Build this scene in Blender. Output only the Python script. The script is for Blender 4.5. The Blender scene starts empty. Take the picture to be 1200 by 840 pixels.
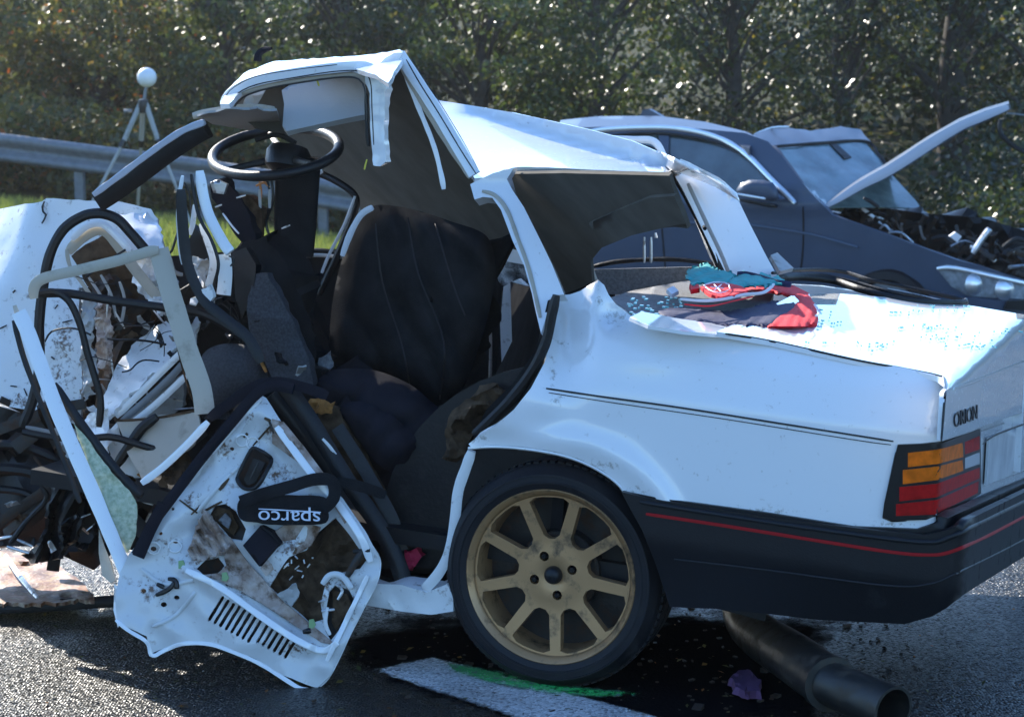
import bpy, bmesh, math, random
import numpy as np
from mathutils import Vector, Matrix, noise
from mathutils.geometry import delaunay_2d_cdt
random.seed(7); np.random.seed(7)
SC = bpy.context.scene; COL = SC.collection
R = math.radians
# ------------------------------------------------------------------ camera
F = 2600.0; PIT = R(6.8); ROLL = R(-0.5); H = 1.453
CAMP = Vector((0, 0, H))
FW = Vector((0, math.cos(PIT), -math.sin(PIT))); UP = Vector((0, math.sin(PIT), math.cos(PIT))); RT = Vector((1, 0, 0))
RV = RT*math.cos(ROLL) + UP*math.sin(ROLL); UV = UP*math.cos(ROLL) - RT*math.sin(ROLL)
cd = bpy.data.cameras.new('camera'); cam = bpy.data.objects.new('camera', cd); COL.objects.link(cam)
cam.matrix_world = Matrix(((RV.x, UV.x, -FW.x, 0), (RV.y, UV.y, -FW.y, 0), (RV.z, UV.z, -FW.z, H), (0, 0, 0, 1)))
cd.sensor_width = 36; cd.lens = F/1200*36; cd.clip_end = 900; cd.clip_start = .1
cd.dof.use_dof = True; cd.dof.focus_distance = 5.6; cd.dof.aperture_fstop = 10
SC.camera = cam
# ------------------------------------------------------------------ light
SUN_EL = R(31); SUN_AZ = R(-33)          # azimuth measured from +Y (away from the camera) towards +X
sd = Vector((math.sin(SUN_AZ)*math.cos(SUN_EL), math.cos(SUN_AZ)*math.cos(SUN_EL), math.sin(SUN_EL)))
w = bpy.data.worlds.new('World'); SC.world = w; w.use_nodes = True
nt = w.node_tree; sky = nt.nodes.new('ShaderNodeTexSky'); sky.sky_type = 'NISHITA'; sky.sun_disc = False
sky.sun_elevation = SUN_EL; sky.sun_rotation = SUN_AZ
sky.ozone_density = 3.0; sky.dust_density = .6
wb = nt.nodes.new('ShaderNodeMix'); wb.data_type = 'RGBA'; wb.blend_type = 'MULTIPLY'; wb.inputs[0].default_value = 1; wb.inputs[7].default_value = (.83, 1.05, 1.26, 1)   # cool white balance of the photograph
nt.links.new(sky.outputs[0], wb.inputs[6]); nt.links.new(wb.outputs[2], nt.nodes['Background'].inputs[0]); nt.nodes['Background'].inputs[1].default_value = .14
sl = bpy.data.lights.new('sun', 'SUN'); sl.energy = 5; sl.angle = R(.5); sl.color = (1, .93, .82)
so = bpy.data.objects.new('sun', sl); COL.objects.link(so); so.rotation_euler = sd.to_track_quat('Z', 'Y').to_euler()
SC.view_settings.view_transform = 'Standard'; SC.view_settings.look = 'None'; SC.view_settings.gamma = 1
SC.view_settings.exposure = 1.15

# ------------------------------------------------------------------ pixel of the photo -> point of the place
def ray(px, py):
    return FW + RV*((px-600)/F) - UV*((py-420)/F)
def at(px, py, Y):
    d = ray(px, py); return CAMP + d*(Y/d.y)
def hit(px, py, p0, n):
    d = ray(px, py); return CAMP + d*((p0-CAMP).dot(n)/d.dot(n))
def ground(px, py, z=0.0):
    return hit(px, py, Vector((0, 0, z)), Vector((0, 0, 1)))
# frame of the white car: x to the rear, y (lat) towards its left flank, z up
TH = R(19); BP = R(5.5)
ex0 = Vector((math.cos(TH), -math.sin(TH), 0)); EY = Vector((-math.sin(TH), -math.cos(TH), 0)); UZ = Vector((0, 0, 1))
EX = ex0*math.cos(BP) - UZ*math.sin(BP); EZ = UZ*math.cos(BP) + ex0*math.sin(BP)
WC = CAMP + ray(646, 675)*5.43
ORG = WC - EY*.77 - EZ*.28
def carp(x, y, z): return ORG + EX*x + EY*y + EZ*z
def tocar(P):
    d = P-ORG; return d.dot(EX), d.dot(EY), d.dot(EZ)
def cL(px, py, lat): return hit(px, py, carp(0, lat, 0), EY)
def cX(px, py, x): return hit(px, py, carp(x, 0, 0), EX)
def cZ(px, py, z): return hit(px, py, carp(0, 0, z), EZ)
def plane3(a, b, c):
    A, B, C_ = [at(*q) if not isinstance(q, Vector) else q for q in (a, b, c)]
    n = (B-A).cross(C_-A).normalized()
    return lambda px, py: hit(px, py, A, n)
def crumple(fn, amp, freq, seed=0):
    def g(px, py):
        P = fn(px, py); q = P*freq + Vector((seed*7.1, seed*3.3, 0))
        v = .7*noise.noise(q) + 1.1*abs(noise.noise(q*1.3+Vector((4, 1, 2)))) - .3 + .35*abs(noise.noise(q*3.1))
        d = (P-CAMP).normalized()
        return P + d*amp*v
    return g
def dep(Y): return lambda px, py: at(px, py, Y)
def smax(a, b, k):
    h = max(k-abs(a-b), 0)/k; return max(a, b)+h*h*k*.25
def convex(f1, f2, k=.04):
    def g(px, py):
        d = ray(px, py); t1 = (f1(px, py)-CAMP).dot(d)/d.dot(d); t2 = (f2(px, py)-CAMP).dot(d)/d.dot(d)
        return CAMP + d*smax(t1, t2, k)
    return g
def nearer(fn, e):
    return lambda px, py: (lambda P: P-(P-CAMP).normalized()*e)(fn(px, py))

# ------------------------------------------------------------------ materials
def mat(name, col, rough=.5, metal=0, coat=0, spec=.5, noise_amt=0, noise_scale=20, dirt=None, dirt_amt=0, dirt_scale=6, bump=0, bump_scale=80, trans=0, alpha=1, sheen=0, col2=None):
    m = bpy.data.materials.new(name); m.use_nodes = True; t = m.node_tree; b = t.nodes['Principled BSDF']
    b.inputs['Base Color'].default_value = (*col, 1); b.inputs['Roughness'].default_value = rough; b.inputs['Metallic'].default_value = metal
    b.inputs['Coat Weight'].default_value = coat; b.inputs['Coat Roughness'].default_value = .04; b.inputs['Specular IOR Level'].default_value = spec
    b.inputs['Transmission Weight'].default_value = trans; b.inputs['Alpha'].default_value = alpha; b.inputs['Sheen Weight'].default_value = sheen
    geo = t.nodes.new('ShaderNodeNewGeometry'); pos = geo.outputs['Position']
    cur = None
    def nz(scale, det=4, r=.55):
        n = t.nodes.new('ShaderNodeTexNoise'); n.inputs['Scale'].default_value = scale; n.inputs['Detail'].default_value = det; n.inputs['Roughness'].default_value = r
        t.links.new(pos, n.inputs['Vector']); return n.outputs['Fac']
    def ramp(f, a, b2):
        r = t.nodes.new('ShaderNodeMapRange'); r.inputs[1].default_value = a; r.inputs[2].default_value = b2; t.links.new(f, r.inputs[0]); return r.outputs[0]
    def mix(f, A, B):
        x = t.nodes.new('ShaderNodeMix'); x.data_type = 'RGBA'
        if isinstance(f, float): x.inputs[0].default_value = f
        else: t.links.new(f, x.inputs[0])
        for s, v in ((6, A), (7, B)):
            if isinstance(v, tuple): x.inputs[s].default_value = (*v, 1)
            else: t.links.new(v, x.inputs[s])
        return x.outputs[2]
    cur = col
    if noise_amt:
        c2 = col2 or tuple(c*(1-noise_amt) for c in col)
        cur = mix(ramp(nz(noise_scale), .35, .65), col, c2)
    if dirt:
        f = ramp(nz(dirt_scale, 8, .65), .62-dirt_amt*.3, .78-dirt_amt*.3)
        cur = mix(f, cur, dirt)
        rr = t.nodes.new('ShaderNodeMapRange'); rr.inputs[3].default_value = rough; rr.inputs[4].default_value = min(1, rough+.45); t.links.new(f, rr.inputs[0]); t.links.new(rr.outputs[0], b.inputs['Roughness'])
    if not isinstance(cur, tuple): t.links.new(cur, b.inputs['Base Color'])
    if bump:
        bn = t.nodes.new('ShaderNodeBump'); bn.inputs['Strength'].default_value = bump; bn.inputs['Distance'].default_value = .004
        t.links.new(nz(bump_scale, 5), bn.inputs['Height']); t.links.new(bn.outputs[0], b.inputs['Normal'])
    m['_b'] = 1
    return m
M = {}
M['white'] = mat('white_paint', (.80, .81, .82), .25, coat=1, dirt=(.35, .33, .30), dirt_amt=.0, dirt_scale=60, bump=.04, bump_scale=9)
M['white_dirty'] = mat('scuffed_white_paint', (.74, .74, .73), .42, coat=.25, dirt=(.20, .15, .11), dirt_amt=.12, dirt_scale=38, bump=.25, bump_scale=30)
M['door_inner'] = mat('primer_white_inner_metal', (.60, .61, .61), .36, coat=.3, dirt=(.17, .09, .05), dirt_amt=.10, dirt_scale=26, bump=.3, bump_scale=24)
M['beige'] = mat('beige_trim_paint', (.44, .39, .31), .45, dirt=(.3, .26, .2), dirt_amt=.25, dirt_scale=14, bump=.15, bump_scale=40)
M['rubber'] = mat('black_rubber', (.006, .006, .007), .45, dirt=(.03, .028, .026), dirt_amt=.2, dirt_scale=30, bump=.3, bump_scale=90, spec=0.35)
M['plastic'] = mat('black_plastic', (.008, .0085, .010), .42, dirt=(.025, .024, .022), dirt_amt=.2, dirt_scale=20, bump=.3, bump_scale=120, spec=0.35)
M['bumper'] = mat('charcoal_bumper_plastic', (.0055, .0062, .0085), .42, dirt=(.02, .02, .02), dirt_amt=.15, dirt_scale=10, bump=.15, bump_scale=200, spec=0.35)
M['redline'] = mat('red_trim_strip', (.32, .008, .010), .5, spec=.15)
M['headliner'] = mat('dark_headliner_cloth', (.115, .107, .093), .95, noise_amt=.25, noise_scale=8, bump=.25, bump_scale=200, spec=.1)
M['visor'] = mat('grey_vinyl', (.34, .34, .33), .6, dirt=(.2, .18, .15), dirt_amt=.2, bump=.2, bump_scale=100)
M['fabric'] = mat('black_seat_cloth', (.024, .0245, .026), .75, noise_amt=.35, noise_scale=12, bump=.5, bump_scale=260, spec=0)
M['navycloth'] = mat('dark_navy_seat_cloth', (.020, .020, .026), .75, noise_amt=.3, noise_scale=9, bump=.4, bump_scale=220, spec=.02)
M['greyfabric'] = mat('grey_knit_cloth', (.20, .20, .21), .9, noise_amt=.4, noise_scale=120, bump=.6, bump_scale=240)
M['mesh'] = mat('woven_grey_cloth', (.05, .052, .06), .85, noise_amt=.5, noise_scale=160, bump=.6, bump_scale=180)
M['gold'] = mat('bronze_gold_wheel_paint', (.45, .255, .118), .38, metal=.45, coat=.15, dirt=(.09, .06, .035), dirt_amt=.36, dirt_scale=18, bump=.08, bump_scale=60)
M['tyre'] = mat('tyre_rubber', (.009, .0095, .012), .55, dirt=(.028, .027, .026), dirt_amt=.3, dirt_scale=16, bump=.4, bump_scale=60, spec=0.3)
M['darkmetal'] = mat('grimy_dark_metal', (.035, .032, .030), .45, metal=.6, dirt=(.09, .05, .03), dirt_amt=.4, dirt_scale=25, bump=.4, bump_scale=60)
M['steel'] = mat('galvanised_steel', (.20, .21, .22), .5, metal=.2, noise_amt=.25, noise_scale=14, bump=.1, bump_scale=30)
M['alloy'] = mat('bare_bright_metal', (.55, .55, .56), .35, metal=.9, dirt=(.2, .17, .13), dirt_amt=.3, dirt_scale=30, bump=.2, bump_scale=60)
M['rust'] = mat('rusty_sheet_metal', (.30, .12, .05), .5, noise_amt=.6, noise_scale=14, dirt=(.45, .33, .22), dirt_amt=.4, dirt_scale=26, bump=.8, bump_scale=50)
M['brown'] = mat('torn_brown_padding', (.10, .065, .04), .95, noise_amt=.6, noise_scale=30, bump=.8, bump_scale=70, spec=.1)
M['foam'] = mat('torn_orange_foam', (.42, .19, .06), .95, noise_amt=.5, noise_scale=40, bump=.8, bump_scale=90, spec=.1)
M['orangelens'] = mat('amber_lens', (.85, .17, .008), .4, spec=.12, coat=.0, noise_amt=.35, noise_scale=40, bump=.25, bump_scale=160)
M['redlens'] = mat('red_lens', (.48, .010, .010), .4, spec=.12, coat=.0, noise_amt=.35, noise_scale=40, bump=.25, bump_scale=160)
M['clearlens'] = mat('clear_lens', (.50, .50, .52), .3, coat=.15, bump=.25, bump_scale=160)
M['rustwhite'] = mat('rust_stained_white_metal', (.50, .42, .37), .5, noise_amt=.6, noise_scale=22, col2=(.26, .17, .12), dirt=(.10, .055, .03), dirt_amt=.45, dirt_scale=30, bump=.3, bump_scale=40)
M['plate'] = mat('smudged_number_plate', (.55, .56, .57), .4, noise_amt=.4, noise_scale=9, col2=(.38, .39, .41))
M['letter'] = mat('badge_black', (.006,.006,.007), .3, spec=0.4)
M['print'] = mat('white_print', (.62, .66, .75), .7)
M['greenglass'] = mat('crazed_green_glass', (.52, .54, .36), .25, noise_amt=.5, noise_scale=90, col2=(.28, .34, .20), bump=.9, bump_scale=90, coat=.4)
M['shard'] = mat('teal_glass_crumbs', (.22, .60, .60), .15, coat=.6)
M['glass'] = mat('tinted_car_glass', (.085, .115, .12), .06, coat=1, spec=.8, noise_amt=.75, noise_scale=2.2)
M['wind'] = mat('crazed_windscreen_glass', (.17, .25, .26), .15, noise_amt=.6, noise_scale=5, coat=.5, bump=.12, bump_scale=60, col2=(.07, .115, .12))
M['greycar'] = mat('dark_slate_car_paint', (.062, .082, .122), .34, metal=.0, coat=.15, spec=.3, noise_amt=.1, noise_scale=4)
M['skin_sheen'] = mat('pale_skin_and_sheen', (.46, .48, .55), .45, bump=.1, bump_scale=20)  # pale pillar skin; on the bonnet edge it paints in glancing sunlight
M['chrome'] = mat('bright_trim', (.85, .86, .87), .34, metal=.9)
M['lampglass'] = mat('headlamp_glass', (.30, .33, .36), .1, coat=1, noise_amt=.5, noise_scale=20)
M['red'] = mat('red_knit', (.78, .008, .02), .8, noise_amt=.2, noise_scale=60, bump=.4, bump_scale=160)
M['navy'] = mat('navy_knit', (.022, .024, .075), .8, noise_amt=.3, noise_scale=60, bump=.4, bump_scale=160)
M['whitecloth'] = mat('white_knit', (.66, .67, .70), .8, bump=.4, bump_scale=160)
M['teal'] = mat('teal_cloth', (.008, .34, .34), .8, noise_amt=.3, noise_scale=30, bump=.5, bump_scale=120)
M['purple'] = mat('crumpled_mauve_cloth', (.12, .05, .12), .8, bump=.5, bump_scale=60)
M['pink'] = mat('crimson_rag', (.5, .02, .07), .8, bump=.5, bump_scale=60)
M['exhaust'] = mat('sooty_exhaust_steel', (.05, .05, .048), .42, metal=.7, dirt=(.10, .08, .06), dirt_amt=.4, dirt_scale=18, bump=.2, bump_scale=40)
M['bark'] = mat('bark', (.075, .062, .05), .9, noise_amt=.5, noise_scale=8, bump=.8, bump_scale=14)
M['ball'] = mat('white_sphere_plastic', (.8, .8, .8), .4)
M['yellow'] = mat('yellow_thread', (.6, .5, .06), .7)
M['wiring'] = mat('orange_wiring', (.45, .18, .05), .5)

def leafmat(name, cols, rough=.24, tr=.35):
    m = bpy.data.materials.new(name); m.use_nodes = True; t = m.node_tree; b = t.nodes['Principled BSDF']
    a = t.nodes.new('ShaderNodeAttribute'); a.attribute_name = 'tint'
    r = t.nodes.new('ShaderNodeValToRGB'); e = r.color_ramp.elements
    e[0].color = (*cols[0], 1); e[1].color = (*cols[-1], 1)
    for i, c in enumerate(cols[1:-1]):
        q = e.new((i+1)/(len(cols)-1)); q.color = (*c, 1)
    t.links.new(a.outputs['Fac'], r.inputs[0]); t.links.new(r.outputs[0], b.inputs['Base Color'])
    b.inputs['Roughness'].default_value = rough; b.inputs['Specular IOR Level'].default_value = .8
    tl = t.nodes.new('ShaderNodeBsdfTranslucent'); t.links.new(r.outputs[0], tl.inputs[0])
    mx = t.nodes.new('ShaderNodeMixShader'); mx.inputs[0].default_value = tr
    t.links.new(b.outputs[0], mx.inputs[1]); t.links.new(tl.outputs[0], mx.inputs[2]); t.links.new(mx.outputs[0], t.nodes['Material Output'].inputs[0])
    return m
M['leafA'] = leafmat('glossy_green_leaves', [(.034, .056, .014), (.062, .092, .020), (.11, .13, .028), (.22, .16, .03)], .42, .5)
M['leafB'] = leafmat('olive_leaves', [(.052, .062, .016), (.09, .105, .024), (.17, .15, .03), (.45, .12, .025)], .45, .5)
M['leafC'] = leafmat('dark_green_leaves', [(.013, .024, .007), (.027, .044, .011), (.055, .074, .017), (.26, .20, .025)], .36, .42)
M['grass'] = leafmat('grass_blades', [(.11, .16, .025), (.17, .23, .035), (.26, .27, .06)], .5, .5)

def asphalt(name, base, spk, scale, tilt=.9):
    m = bpy.data.materials.new(name); m.use_nodes = True; t = m.node_tree; b = t.nodes['Principled BSDF']
    g = t.nodes.new('ShaderNodeNewGeometry')
    v = t.nodes.new('ShaderNodeTexVoronoi'); v.inputs['Scale'].default_value = scale; t.links.new(g.outputs['Position'], v.inputs['Vector'])
    n = t.nodes.new('ShaderNodeTexNoise'); n.inputs['Scale'].default_value = 1.7; n.inputs['Detail'].default_value = 6; t.links.new(g.outputs['Position'], n.inputs['Vector'])
    r = t.nodes.new('ShaderNodeMapRange'); r.inputs[1].default_value = 0; r.inputs[2].default_value = 1; r.inputs[3].default_value = base*.15; r.inputs[4].default_value = base*2.2
    t.links.new(v.outputs['Color'], r.inputs[0])
    mm = t.nodes.new('ShaderNodeMath'); mm.operation = 'MULTIPLY'
    r2 = t.nodes.new('ShaderNodeMapRange'); r2.inputs[1].default_value = .3; r2.inputs[2].default_value = .7; r2.inputs[3].default_value = .45; r2.inputs[4].default_value = 1.4
    t.links.new(n.outputs['Fac'], r2.inputs[0]); t.links.new(r.outputs[0], mm.inputs[0]); t.links.new(r2.outputs[0], mm.inputs[1])
    cc = t.nodes.new('ShaderNodeCombineColor'); t.links.new(mm.outputs[0], cc.inputs[0]); t.links.new(mm.outputs[0], cc.inputs[1]); t.links.new(mm.outputs[0], cc.inputs[2])
    t.links.new(cc.outputs[0], b.inputs['Base Color']); b.inputs['Roughness'].default_value = .34; b.inputs['Specular IOR Level'].default_value = .36
    bn = t.nodes.new('ShaderNodeBump'); bn.inputs['Strength'].default_value = .8; bn.inputs['Distance'].default_value = spk*.4; bn.invert = True
    t.links.new(v.outputs['Distance'], bn.inputs['Height'])
    sb_ = t.nodes.new('ShaderNodeVectorMath'); sb_.operation = 'SUBTRACT'; t.links.new(v.outputs['Color'], sb_.inputs[0]); sb_.inputs[1].default_value = (.5, .5, .5)
    mu_ = t.nodes.new('ShaderNodeVectorMath'); mu_.operation = 'SCALE'; t.links.new(sb_.outputs[0], mu_.inputs[0]); mu_.inputs['Scale'].default_value = tilt
    ad_ = t.nodes.new('ShaderNodeVectorMath'); ad_.operation = 'ADD'; t.links.new(mu_.outputs[0], ad_.inputs[0]); t.links.new(bn.outputs[0], ad_.inputs[1])
    no_ = t.nodes.new('ShaderNodeVectorMath'); no_.operation = 'NORMALIZE'; t.links.new(ad_.outputs[0], no_.inputs[0]); t.links.new(no_.outputs[0], b.inputs['Normal'])
    return m
M['asphalt'] = asphalt('coarse_asphalt', .014, .02, 135, 1.1)
M['line'] = asphalt('worn_white_road_paint', .50, .006, 150, .5)
M['clip'] = mat('pale_green_plastic', (.22, .36, .16), .6)
M['undershade'] = mat('painted_under_car_shade', (.005, .005, .006), .7, spec=0, bump=.8, bump_scale=110)  # near-black tone for the shade painted on the road under the wreck
M['greenpaint'] = mat('green_spray_paint', (.02, .75, .14), .7, dirt=(.10, .14, .12), dirt_amt=.50, dirt_scale=45, bump=.8, bump_scale=110)
M['soil'] = mat('dark_leaf_litter_soil', (.05, .045, .025), .95, noise_amt=.5, noise_scale=5, bump=1, bump_scale=14, spec=.1, col2=(.03, .045, .015))

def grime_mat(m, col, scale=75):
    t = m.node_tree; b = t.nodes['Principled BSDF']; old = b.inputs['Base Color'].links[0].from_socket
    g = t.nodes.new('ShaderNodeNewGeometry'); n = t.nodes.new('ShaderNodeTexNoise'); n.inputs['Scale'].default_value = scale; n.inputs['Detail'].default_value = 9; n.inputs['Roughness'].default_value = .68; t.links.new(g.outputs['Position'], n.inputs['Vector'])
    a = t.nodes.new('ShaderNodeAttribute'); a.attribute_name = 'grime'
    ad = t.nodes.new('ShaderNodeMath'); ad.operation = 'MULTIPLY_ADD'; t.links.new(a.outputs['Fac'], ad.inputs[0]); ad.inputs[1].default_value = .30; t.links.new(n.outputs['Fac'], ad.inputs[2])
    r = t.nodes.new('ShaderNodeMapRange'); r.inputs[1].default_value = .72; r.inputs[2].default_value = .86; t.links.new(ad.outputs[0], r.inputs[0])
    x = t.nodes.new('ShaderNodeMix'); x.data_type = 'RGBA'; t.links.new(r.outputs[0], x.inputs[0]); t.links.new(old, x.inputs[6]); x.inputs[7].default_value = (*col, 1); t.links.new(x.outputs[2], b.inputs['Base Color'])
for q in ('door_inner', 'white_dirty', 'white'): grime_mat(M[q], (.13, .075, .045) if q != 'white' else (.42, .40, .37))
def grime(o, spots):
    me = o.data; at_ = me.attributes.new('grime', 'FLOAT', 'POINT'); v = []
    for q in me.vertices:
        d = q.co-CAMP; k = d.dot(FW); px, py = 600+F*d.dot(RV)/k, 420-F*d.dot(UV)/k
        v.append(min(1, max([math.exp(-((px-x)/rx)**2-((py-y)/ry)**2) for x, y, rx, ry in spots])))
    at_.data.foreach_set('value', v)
def worn_or_patchy(m, scale, k, off=0):
    t = m.node_tree; b = t.nodes['Principled BSDF']; g = t.nodes.new('ShaderNodeNewGeometry'); n = t.nodes.new('ShaderNodeTexNoise'); n.inputs['Scale'].default_value = scale; n.inputs['Detail'].default_value = 8; n.inputs['Roughness'].default_value = .7
    t.links.new(g.outputs['Position'], n.inputs['Vector']); a = t.nodes.new('ShaderNodeAttribute'); a.attribute_name = 'edge'
    q = t.nodes.new('ShaderNodeMath'); q.operation = 'MULTIPLY_ADD'; t.links.new(n.outputs['Fac'], q.inputs[0]); q.inputs[1].default_value = k; t.links.new(a.outputs['Fac'], q.inputs[2])
    r = t.nodes.new('ShaderNodeMapRange'); r.inputs[1].default_value = .5*k+.12+off; r.inputs[2].default_value = .5*k+.62+off; t.links.new(q.outputs[0], r.inputs[0]); t.links.new(r.outputs[0], b.inputs['Alpha'])
worn_or_patchy(M['greenpaint'], 45, 2.4, .62); worn_or_patchy(M['line'], 40, 1.0); worn_or_patchy(M['undershade'], 7, 1.6, .1)
# ------------------------------------------------------------------ object helpers
def link(name, me, m, parent=None, kind=None, label=None):
    o = bpy.data.objects.new(name, me); COL.objects.link(o)
    if m is not None:
        for q in (m if isinstance(m, (list, tuple)) else [m]): me.materials.append(q)
    if parent is not None: o.parent = parent; o.matrix_parent_inverse = Matrix.Translation(-parent.location)
    if kind: o['kind'] = kind
    if label: o['label'] = label
    return o
def thing(name, label, cat, loc, group=None):
    o = bpy.data.objects.new(name, None); COL.objects.link(o); o.location = loc; o.empty_display_size = .2
    o['label'] = label; o['category'] = cat
    if group: o['group'] = group
    return o
def tag(o, label, cat, group=None):
    o['label'] = label; o['category'] = cat
    if group: o['group'] = group
    return o
def sub(o, parent):      # sub-part: parent is a part whose own transform is only the thing's offset
    o.parent = parent; o.matrix_parent_inverse = Matrix.Identity(4)
    return o
def mesh_bm(bm, smooth=True, ang=40):
    bmesh.ops.remove_doubles(bm, verts=bm.verts, dist=1e-6)
    bmesh.ops.recalc_face_normals(bm, faces=bm.faces)
    me = bpy.data.meshes.new('mesh'); 
    for f in bm.faces: f.smooth = smooth
    for e in bm.edges:
        if len(e.link_faces) == 2 and e.calc_face_angle(0) > R(ang): e.smooth = False
    bm.to_mesh(me); bm.free(); return me
def cr(pts, n=6, closed=False):
    P = [Vector(p) for p in pts]; out = []; N = len(P)
    rng = range(N) if closed else range(N-1)
    for i in rng:
        if closed: a, b, c, d = P[i-1], P[i], P[(i+1) % N], P[(i+2) % N]
        else: a, b, c, d = P[max(i-1, 0)], P[i], P[i+1], P[min(i+2, N-1)]
        for k in range(n):
            t = k/n; out.append(.5*((2*b)+(c-a)*t+(2*a-5*b+4*c-d)*t*t+(3*b-a-3*c+d)*t**3))
    if not closed: out.append(P[-1].copy())
    return out
def inside(p, poly):
    x, y = p; c = False; j = len(poly)-1
    for i in range(len(poly)):
        xi, yi = poly[i]; xj, yj = poly[j]
        if (yi > y) != (yj > y) and x < (xj-xi)*(y-yi)/(yj-yi)+xi: c = not c
        j = i
    return c
def dense(poly, step):
    out = []
    for i in range(len(poly)):
        a = Vector(poly[i]); b = Vector(poly[(i+1) % len(poly)]); n = max(1, int(round((b-a).length/step)))
        for k in range(n): out.append(tuple(a+(b-a)*(k/n)))
    return out
def tri2d(outer, holes, step, rag=0):
    loops = [dense(outer, step)]+[dense(h, step) for h in holes]
    if rag: loops = [[(p[0]+rag*noise.noise(Vector((p[0]*.31, p[1]*.31, 1.7)))*1.6, p[1]+rag*noise.noise(Vector((p[0]*.31, p[1]*.31, 9.1)))*1.6) for p in lp] for lp in loops]
    pts = []; edges = []
    for lp in loops:
        s = len(pts); pts += lp; edges += [(s+i, s+(i+1) % len(lp)) for i in range(len(lp))]
    A = np.array(pts); x0, y0 = A.min(0); x1, y1 = A.max(0)
    row = 0; y = y0+step*.5
    while y < y1:
        x = x0+step*.5+(step*.5 if row % 2 else 0)
        while x < x1:
            if inside((x, y), loops[0]) and not any(inside((x, y), h) for h in loops[1:]):
                if np.min((A[:, 0]-x)**2+(A[:, 1]-y)**2) > (step*.55)**2: pts.append((x, y))
            x += step
        y += step*.87; row += 1
    v, e, f, *_ = delaunay_2d_cdt([Vector(p) for p in pts], edges, [], 0, 1e-6)
    faces = []
    for t in f:
        c = sum((v[i] for i in t), Vector((0, 0)))/len(t)
        if inside(c, loops[0]) and not any(inside(c, h) for h in loops[1:]): faces.append(list(t))
    return v, faces
def sheet_mesh(outline, fn, step=8, thick=.012, holes=(), curve=False, ang=30, rag=0):
    if curve: outline = [tuple(p) for p in cr([Vector((*p, 0)).to_2d() for p in outline], 5, True)]
    v, faces = tri2d(list(outline), [list(h) for h in holes], step, rag)
    P = [fn(q.x, q.y) for q in v]
    bm = bmesh.new(); top = [bm.verts.new(p) for p in P]
    nrm = [Vector((0, 0, 0)) for _ in P]; cnt = {}
    ff = []
    for f in faces:
        n = (P[f[1]]-P[f[0]]).cross(P[f[2]]-P[f[0]])
        if n.dot(P[f[0]]-CAMP) > 0: f = f[::-1]; n = -n
        ff.append(f)
        for i in f: nrm[i] += n
        for k in range(len(f)):
            e = (f[k], f[(k+1) % len(f)]); cnt[e] = 1
    bot = [bm.verts.new(P[i]-(nrm[i].normalized() if nrm[i].length > 0 else Vector((0, -1, 0)))*thick) for i in range(len(P))]
    for f in ff:
        bm.faces.new([top[i] for i in f]); bm.faces.new([bot[i] for i in f[::-1]])
    for (a, b) in cnt:
        if (b, a) not in cnt:
            try: bm.faces.new([top[b], top[a], bot[a], bot[b]])
            except ValueError: pass
    for q in [q for q in bm.verts if not q.link_faces]: bm.verts.remove(q)
    bmesh.ops.recalc_face_normals(bm, faces=bm.faces[:]); bm.normal_update()
    me = bpy.data.meshes.new('sheet')
    for f in bm.faces: f.smooth = True
    for e in bm.edges:
        if len(e.link_faces) == 2 and e.calc_face_angle(0) > R(ang): e.smooth = False
    bm.to_mesh(me); bm.free(); return me
RAG = {'crumpled_inner_panel': 3, 'inner_wing_panel': 2, 'bonnet_edge': 2.5, 'front_wing': 1.6, 'inner_box_panel': 1.5, 'inner_panel': .3, 'white_floor_piece': 2, 'roof_front': .8, 'b_pillar_stub': .9, 'header_underside': 2, 'liner_scrap': 2, 'rusty_sheet': 3, 'dash_panel': 2, 'dashboard': 2, 'column_bracket': 2, 'hinge_bracket': 2, 'inner_trim': 2, 'console': 2, 'lower_rail': 2, 'window_glass': 1.2, 'quarter_panel': .0, 'cloth': 3, 'cloth_fold': 3, 'mauve_rag': 2, 'shirt_body': 1.2}
def sheet(name, outline, fn, m, parent=None, subp=None, **k):
    if name in ('bumper', 'boot_lid', 'rear_panel', 'quarter_panel', 'tail_lamp', 'far_c_pillar', 'roof', 'amber_lens', 'red_lens', 'reverse_lens', 'body', 'front_bumper', 'bumper_top', 'headlight', 'c_pillar', 'seat', 'seat_cushion', 'cushion_bolster', 'shirt_body', 'shirt_sleeve', 'cloth', 'cloth_fold', 'woven_seat_piece', 'door_mirror'): k['ang'] = 75
    k.setdefault('rag', RAG.get(name, 2 if name.startswith('torn') else 0))
    o = link(name, sheet_mesh(outline, fn, **k), m, parent)
    if subp is not None: sub(o, subp)
    return o
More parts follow.
